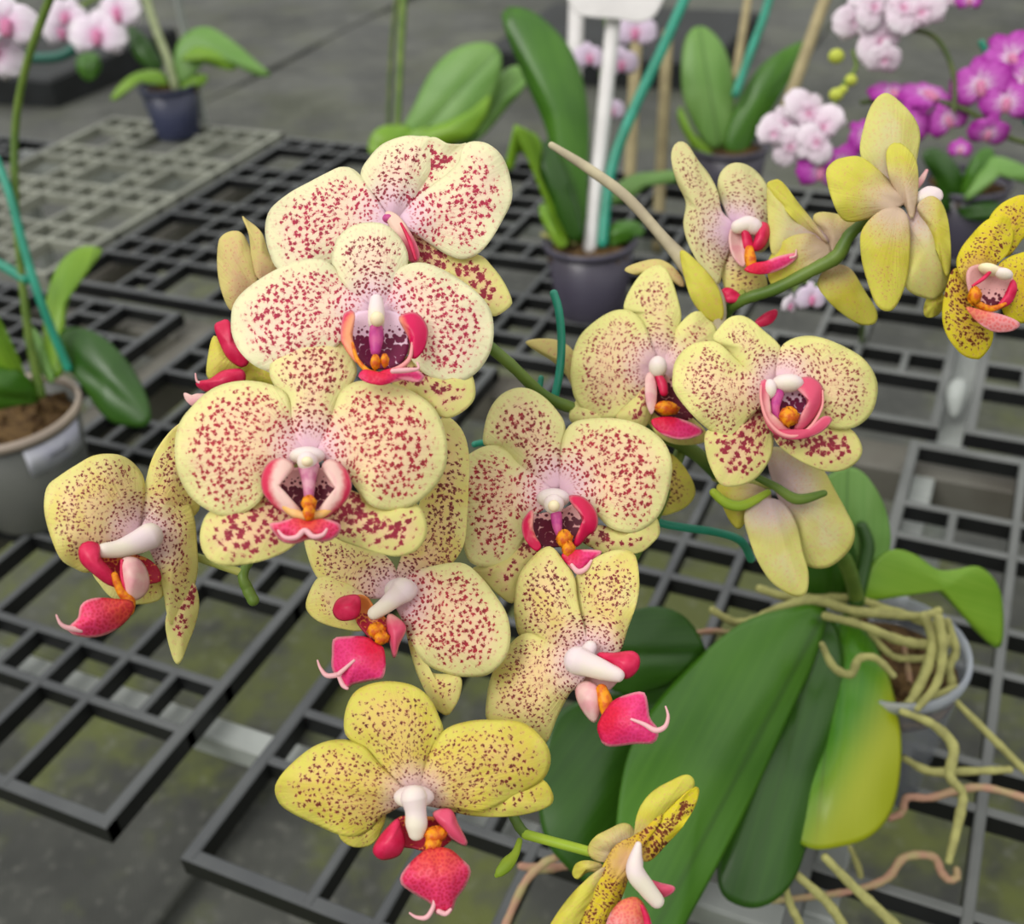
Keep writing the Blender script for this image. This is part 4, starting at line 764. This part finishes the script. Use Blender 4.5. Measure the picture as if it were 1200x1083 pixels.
# flower template for the background plants
def bg_flower_meshes():
    out = {}
    for key, mat in (('w', BGW), ('w2', BGW2), ('m', BGM), ('l', BGL)):
        V = []; Fc = []; A = []
        for k, (ang, ln, wd, z) in enumerate([(90, 1.0, .62, 0), (210, .95, .55, 0), (330, .95, .55, 0), (172, 1.05, 1.05, .06), (8, 1.05, 1.05, .06)] + ([(50, .62, .5, .12), (130, .6, .5, .12), (255, .55, .4, .1), (290, .6, .45, .13)] if key == 'w2' else [])):
            a = math.radians(ang); n, m = 7, 6; b = len(V)
            for i in range(n + 1):
                t = i / n; w_ = wd * (math.sin(math.pi * min(1, t ** .75 * .93)) ** .6 if t > 0 else .12) * .62
                w_ = max(w_, .05)
                for j in range(m + 1):
                    u = (j / m - .5) * 2; x = t * ln; y = u * w_; zz = z + .16 * math.sin(t * 3) - .18 * u * u * w_ - .1 * t * t + .06 * t * math.sin(7 * u + 5 * t + k)
                    X = x * math.cos(a) - y * math.sin(a); Y = x * math.sin(a) + y * math.cos(a); V.append((X, Y, zz)); A.append((X, Y, 0))
            for i in range(n):
                for j in range(m): q = b + i * (m + 1) + j; Fc.append((q, q + 1, q + m + 2, q + m + 1))
        me = bpy.data.meshes.new('flower'); me.from_pydata(V, [], Fc); me.materials.append(mat)
        at = me.attributes.new('pa', 'FLOAT_VECTOR', 'POINT'); at.data.foreach_set('vector', np.array(A, np.float32).ravel())
        me.polygons.foreach_set('use_smooth', [True] * len(me.polygons)); out[key] = me
    V = []; Fc = []
    for j in range(7):
        for i in range(10):
            th = math.pi * j / 6; ph = 2 * math.pi * i / 10; V.append((.17 * math.sin(th) * math.cos(ph) * (1 + .6 * math.cos(th) ** 2), -.14 + .3 * math.cos(th), .16 + .16 * math.sin(th) * math.sin(ph)))
    for j in range(6):
        for i in range(10): a = j * 10 + i; b = j * 10 + (i + 1) % 10; Fc.append((a, b, b + 10, a + 10))
    me = bpy.data.meshes.new('lip'); me.from_pydata(V, [], Fc); me.materials.append(BGLIP); me.polygons.foreach_set('use_smooth', [True] * len(me.polygons)); out['lip'] = me
    return out
BM = bg_flower_meshes()
def bgf(th, px, py, d, size_px, key, yaw=0, pitch=0, roll=0):
    o = bpy.data.objects.new('flower', BM[key]); p = W(px, py, d); reg(o, th, p); s = size_px * d / F * random.uniform(.93, 1.1); yaw += random.uniform(-14, 14); pitch += random.uniform(-12, 12); roll += random.uniform(-12, 12)
    M = Matrix(R.tolist()) @ Matrix.Rotation(math.radians(yaw), 3, 'Y') @ Matrix.Rotation(math.radians(pitch), 3, 'X') @ Matrix.Rotation(math.radians(roll), 3, 'Z')
    o.rotation_euler = M.to_euler(); o.scale = (s, s, s)
    md = o.modifiers.new('thickness', 'SOLIDIFY'); md.thickness = .02
    l = bpy.data.objects.new('lip', BM['lip']); COL.objects.link(l); l.parent = o
    if key == 'w2': l.scale = (.6, .6, .8)
    return o
bgf(LP, 8, 30, d - .05, 38, 'w', 25, 0, 5); bgf(LP, -6, 62, d - .04, 34, 'w', 30, 0, -20)
# navy pot plant, far left
NP, c, d = pots_thing('potted_orchid', 'small plant in navy blue pot on the pale weathered panel', 210, 158, .048, .085, POTN)
lf(NP, [(208,100),(205,60),(220,38),(245,32),(275,50),(300,72),(318,88),(300,88),(265,68),(240,52),(222,60),(218,95)], (210,105), LEAFP, d, d)
lf(NP, [(212,70),(230,55),(260,62),(278,75),(270,82),(240,74),(222,72)], (210,75), LEAFB, d - .02, d)
lf(NP, [(196,102),(190,85),(165,84),(145,95),(130,115),(138,116),(155,100),(178,94)], (200,102), LEAFB, d, d - .02)
lf(NP, [(210,104),(225,90),(242,88),(240,98),(222,106)], (208,105), LEAFB, d, d)
lf(NP, [(190,80),(180,55),(165,38),(150,32),(155,60),(170,78)], (195,88), LEAFD, d + .05, d + .05)
lf(NP, [(105,95),(92,85),(90,70),(100,62),(115,65),(118,82)], (105,62), LEAF, d + .05, d + .05)
tube('flower_spike', [(205,102,5,d),(197,70,5,d),(185,40,5,d),(172,0,5,d),(165,-30,5,d)], plain('spike_pale', '#8f9a70', .5, .3, 0, '#a0a880'), NP)
tube('flower_spike', [(165,-20,3,d),(130,-10,3,d - .05),(100,5,3,d - .1),(80,25,3,d - .1)], STEM, NP)
for a in [(115,42,30,0,0,0),(140,15,28,-10,5,10),(78,20,25,20,0,-10),(70,38,20,40,0,20)]: bgf(NP, a[0], a[1], d - .15, a[2], 'w', a[3], a[4], a[5])
ST = tube_w('support_stake', [G(240,145,0), G(240,145,0) + np.array([0, 0, .2]), G(240,145,0) + np.array([-.01, 0, .45])], [.006] * 3, GALV); tag(ST, 'thin grey support stake behind the navy pot', 'stake')
wire('dark green hose loop across the upper left corner', [(-10,66,d),(30,68,d),(70,66,d),(95,50,d),(130,20,d),(150,-10,d)], 6, plain('hose_green', '#1c5a4c', .4, .4))
# middle plum pot plant
MPp, c, d = pots_thing('potted_orchid', 'upright leafy plant in dark plum pot behind the spotted flowers', 693, 362, .052, .088, POTD)
lf(MPp, [(660,285),(655,240),(648,200),(640,150),(610,80),(588,15),(620,12),(650,35),(672,65),(686,110),(690,160),(688,220),(684,280)], (672,290), LEAF, d, d - .02, bulge=.015)
lf(MPp, [(668,285),(645,250),(632,205),(635,170),(622,155),(605,165),(592,195),(600,200),(615,180)], (670,285), LEAFB, d - .01, d - .06)
lf(MPp, [(668,280),(640,225),(630,185),(640,165),(655,185),(672,230),(682,275)], (675,288), LEAFD, d - .02, d - .04)
lf(MPp, [(700,285),(720,262),(745,260),(755,272),(740,282),(718,288)], (690,290), LEAF, d, d)
lf(MPp, [(655,290),(640,268),(632,245),(640,240),(652,262),(666,284)], (664,292), LEAFB, d - .01, d)
lf(MPp, [(700,240),(735,208),(770,202),(810,200),(800,212),(760,218),(735,235)], (690,270), LEAFP, d + .05, d + .15)
for p in ([(672,285),(678,262),(676,245)], [(690,292),(700,270),(712,260)], [(655,292),(648,280),(636,275)]): tube('root', [(q[0], q[1], 3, d) for q in p], ROOT, MPp)
def stake(label, p0, p1, d0, r, mat, cat='stake'):
    a = W(*p0, d0); bse = a; b = W(*p1, d0 - .0)
    return tag(tube_w('support_stake', [a, (a + b) / 2, b], [r] * 3, mat), label, cat)
stake('white plastic stake rising from the plum pot', (692,290), (722,-10), d, .0085, STAKEW)
wire('thick green wire leaning right out of the plum pot', [(706,285,d - .01),(716,200,d - .01),(742,130,d - .01),(775,60,d - .01),(808,-15,d - .01)], 6.5)
tg = blade('plant_tag', [(668,-25),(774,-25),(772,12),(752,26),(720,22),(690,20),(672,12)], (720,0), STAKEW, None, lambda x, y: d - .02, bulge=.001, wave=0, groove=0, solid=.001); tag(tg, 'white plastic plate on top of the white stake, cut by the frame', 'tag')
stake('left bamboo stake behind the white one', (738,205), (746,40), d + .25, .008, BAMB); stake('grey bamboo stake between wire and light green leaves', (770,290), (782,40), d + .3, .008, BAMB)
stake('pale stake behind the tall dark leaf', (672,120), (676,-10), d + .3, .011, STAKEW)
LT = thing('orchid_spray', 'blurred lilac orchid spray hanging behind the white stake', 'orchid', W(745, 30, d + .15))
tube('flower_spike', [(700,-20,3,d + .15),(712,40,3,d + .15),(705,90,3,d + .15),(722,135,2.5,d + .15)], STEM, LT)
for a in [(745,38,22,-20,0),(690,68,20,30,0),(728,75,18,0,20),(716,130,16,10,20)]: bgf(LT, a[0], a[1], d + .13, a[2], 'l', a[3], a[4], 0)
# light green plant
c = G(505, 225, 0.0); dd = depth_of(c)
LG = thing('leafy_plant', 'pale green broad-leaved plant behind the topmost flower', 'plant', c); pot(LG, c, .05, .07, POTG)
dd = depth_of(c + np.array([0, 0, .09]))
lf(LG, [(470,160),(485,125),(505,85),(530,60),(560,50),(582,55),(588,75),(580,110),(560,140),(530,165),(500,170)], (480,170), LEAFP, dd, dd - .03)
lf(LG, [(480,155),(520,145),(560,125),(575,110),(570,135),(550,160),(520,170),(480,172)], (470,170), LEAFB, dd - .03, dd - .05)
lf(LG, [(535,170),(555,140),(580,95),(600,78),(618,82),(616,100),(595,125),(570,155),(550,170)], (530,175), LEAFP, dd + .01, dd)
lf(LG, [(432,175),(436,158),(450,148),(475,148),(490,160),(475,180),(440,182)], (490,175), LEAFB, dd, dd - .02)
tube('flower_spike', [(465,165,4,dd),(468,100,4,dd),(470,50,4.5,dd),(472,10,5,dd),(474,-20,4,dd)], STEM, LG); tube('flower_spike', [(455,160,3,dd),(457,90,3,dd),(460,40,3,dd),(466,-10,3,dd)], STEMD, LG)
# right leafy plant
c = G(852, 235, 0.0); pz = c + np.array([0, 0, .07]); dd = depth_of(pz)
RL = thing('leafy_plant', 'pair of wide leaves on a plant behind the narrow dull flower', 'plant', c); pot(RL, c, .052, .08, POTD)
lf(RL, [(835,175),(815,150),(800,110),(800,60),(810,35),(826,32),(845,50),(858,85),(860,130),(856,165)], (846,190), LEAFP, dd, dd - .02)
lf(RL, [(850,175),(860,130),(885,85),(915,60),(945,48),(940,70),(915,110),(890,150),(870,182)], (856,190), LEAF, dd - .01, dd - .03)
lf(RL, [(835,180),(812,155),(798,125),(795,140),(810,170),(828,188)], (842,190), LEAFB, dd - .01, dd - .02)
stake('tall bamboo stake leaning right above the white flowers', (922,125), (970,-10), dd - .1, .0075, BAMB)
stake('thin bamboo stake behind the wide upright leaf', (862,90), (878,-10), dd + .1, .006, BAMB)
wire('green wire leaning right behind the wide leaves', [(862,110,dd - .04),(880,60,dd - .04),(895,20,dd - .04),(905,-15,dd - .04)], 5)
wire('green wire tip among the magenta flowers at the right edge', [(1150,50,.95),(1168,80,.95),(1188,115,.95),(1205,145,.95)], 4)
# white and magenta clusters
dw = .95
WC = thing('orchid_spray', 'cluster of small white-pink ruffled orchids left of the tallest yellow flower', 'orchid', W(935, 165, dw))
tube('flower_spike', [(1000,60,2.5,dw),(1003,80,2.5,dw),(990,95,2.5,dw),(985,110,2.5,dw),(960,140,2.5,dw),(920,160,2.5,dw)], STEM, WC)
for i, a in enumerate([(918,150,26,0,0,10),(945,135,28,10,0,-30),(965,150,25,-10,10,50),(925,172,22,0,20,80),(955,168,22,15,0,120),(905,158,18,30,0,0)]): bgf(WC, a[0], a[1], dw - .003 * i, a[2] * 1.08, 'w2', a[3], a[4], a[5])
for x, y, r in ((980,66,10),(997,94,8),(980,111,9),(988,105,6)): blob('bud', x, y, r * .95, r * .85, dw, plain('bud_lime', '#c0c850', .5, .3, .1), WC)
WC2 = thing('orchid_spray', 'upper cluster of pale pink orchids on an arching dark stem, top right', 'orchid', W(1030, 40, dw))
tube('flower_spike', [(1118,130,3,dw),(1118,90,3,dw),(1105,55,3,dw),(1085,38,3,dw),(1050,35,3,dw),(1020,40,3,dw)], STEMD, WC2)
for i, a in enumerate([(1005,25,24,10,0,0),(1030,50,26,0,10,40),(1035,70,20,0,20,10),(1055,12,26,0,0,90),(1080,15,24,-10,0,20),(1022,10,22,20,0,60),(1120,-5,22,0,0,0)]): bgf(WC2, a[0], a[1], dw - .003 * i, a[2] * 1.08, 'w2', a[3], a[4], a[5])
MC = thing('orchid_spray', 'mass of magenta orchids with white centres behind the tallest yellow flower', 'orchid', W(1090, 140, dw))
tube('flower_spike', [(1010,120,3,dw + .02),(1070,115,3,dw + .02),(1130,128,3,dw),(1180,160,3,dw),(1215,170,3,dw)], STEMD, MC)
for i, a in enumerate([(1045,112,30,20,-30,0),(1085,115,34,0,-35,20),(1110,140,26,0,10,30),(1062,150,26,10,20,0),(1010,160,22,10,0,50),(960,200,26,20,0,0),(985,190,22,0,30,60),(1150,100,32,-20,0,10),(1185,70,34,-25,0,30),(1180,120,30,-10,20,0),(1205,95,34,-20,0,60),(1158,155,24,0,40,0),(1125,175,14,0,20,0),(1135,0,16,0,0,10),(1020,195,16,0,30,10)]): bgf(MC, a[0], a[1], dw + .02 - .004 * i, a[2], 'm', a[3], a[4], a[5])
LV = thing('orchid_spray', 'single small lilac flower hanging below the right branch', 'orchid', W(945, 350, .7)); tube('flower_spike', [(930,340,2,.7),(940,330,2,.7),(955,335,2,.7)], STEM, LV); tube_w('flower_spike', [W(955, 335, .7), W(985, 345, .8), G(1010, 372, .09), G(1010, 400, 0)], [.0016, .002, .0024, .003], STEM, LV); bgf(LV, 950, 350, .7, 20, 'l', 30, 20, 0); bgf(LV, 925, 358, .7, 12, 'w', 30, 20, 0)
c = G(1120, 290, 0.0); DP = thing('leafy_plant', 'dark leafy plant under the magenta flowers at the right edge', 'plant', c); pot(DP, c, .05, .085, POTD); dd = depth_of(c + np.array([0, 0, .12]))
for pts, b, m_ in [([(1110,240),(1095,210),(1080,180),(1100,175),(1125,200),(1130,235)], (1118,245), LEAFD), ([(1125,240),(1130,205),(1150,175),(1165,180),(1150,215),(1138,240)], (1125,248), LEAF), ([(1120,245),(1150,235),(1185,245),(1175,258),(1140,258)], (1118,250), LEAFD), ([(1115,245),(1080,225),(1060,235),(1075,250)], (1118,250), LEAFD)]:
    lf(DP, pts, b, m_, dd, dd - .02)
lf(DP, [(1130,235),(1140,215),(1160,185),(1190,190),(1215,205),(1205,215),(1170,205),(1150,225)], (1128,240), LEAFP, dd - .02, dd - .02)

# far end of the greenhouse aisle: two plain dark boxes stand in for the dark bands
def far_box(name, label, cat, x0, x1, y0, y1, z0, z1, m_):
    v, f = box_geo(x0, x1, y0, y1, z0, z1, .01); return tag(mesh(name, v, f, m_, smooth=False), label, cat)
DARK = bar_mat('far_box_dark', '#1c1e1e', '#26282a', .6)
far_box('dark_box', 'long black tray on the ground beyond the bench', 'box', -1.75, -.95, 3.55, 4.2, GZ, GZ + .1, DARK)
far_box('dark_box', 'second black tray further back at the top left', 'box', -4.2, -3.1, 2.9, 3.6, GZ, GZ + .1, DARK)
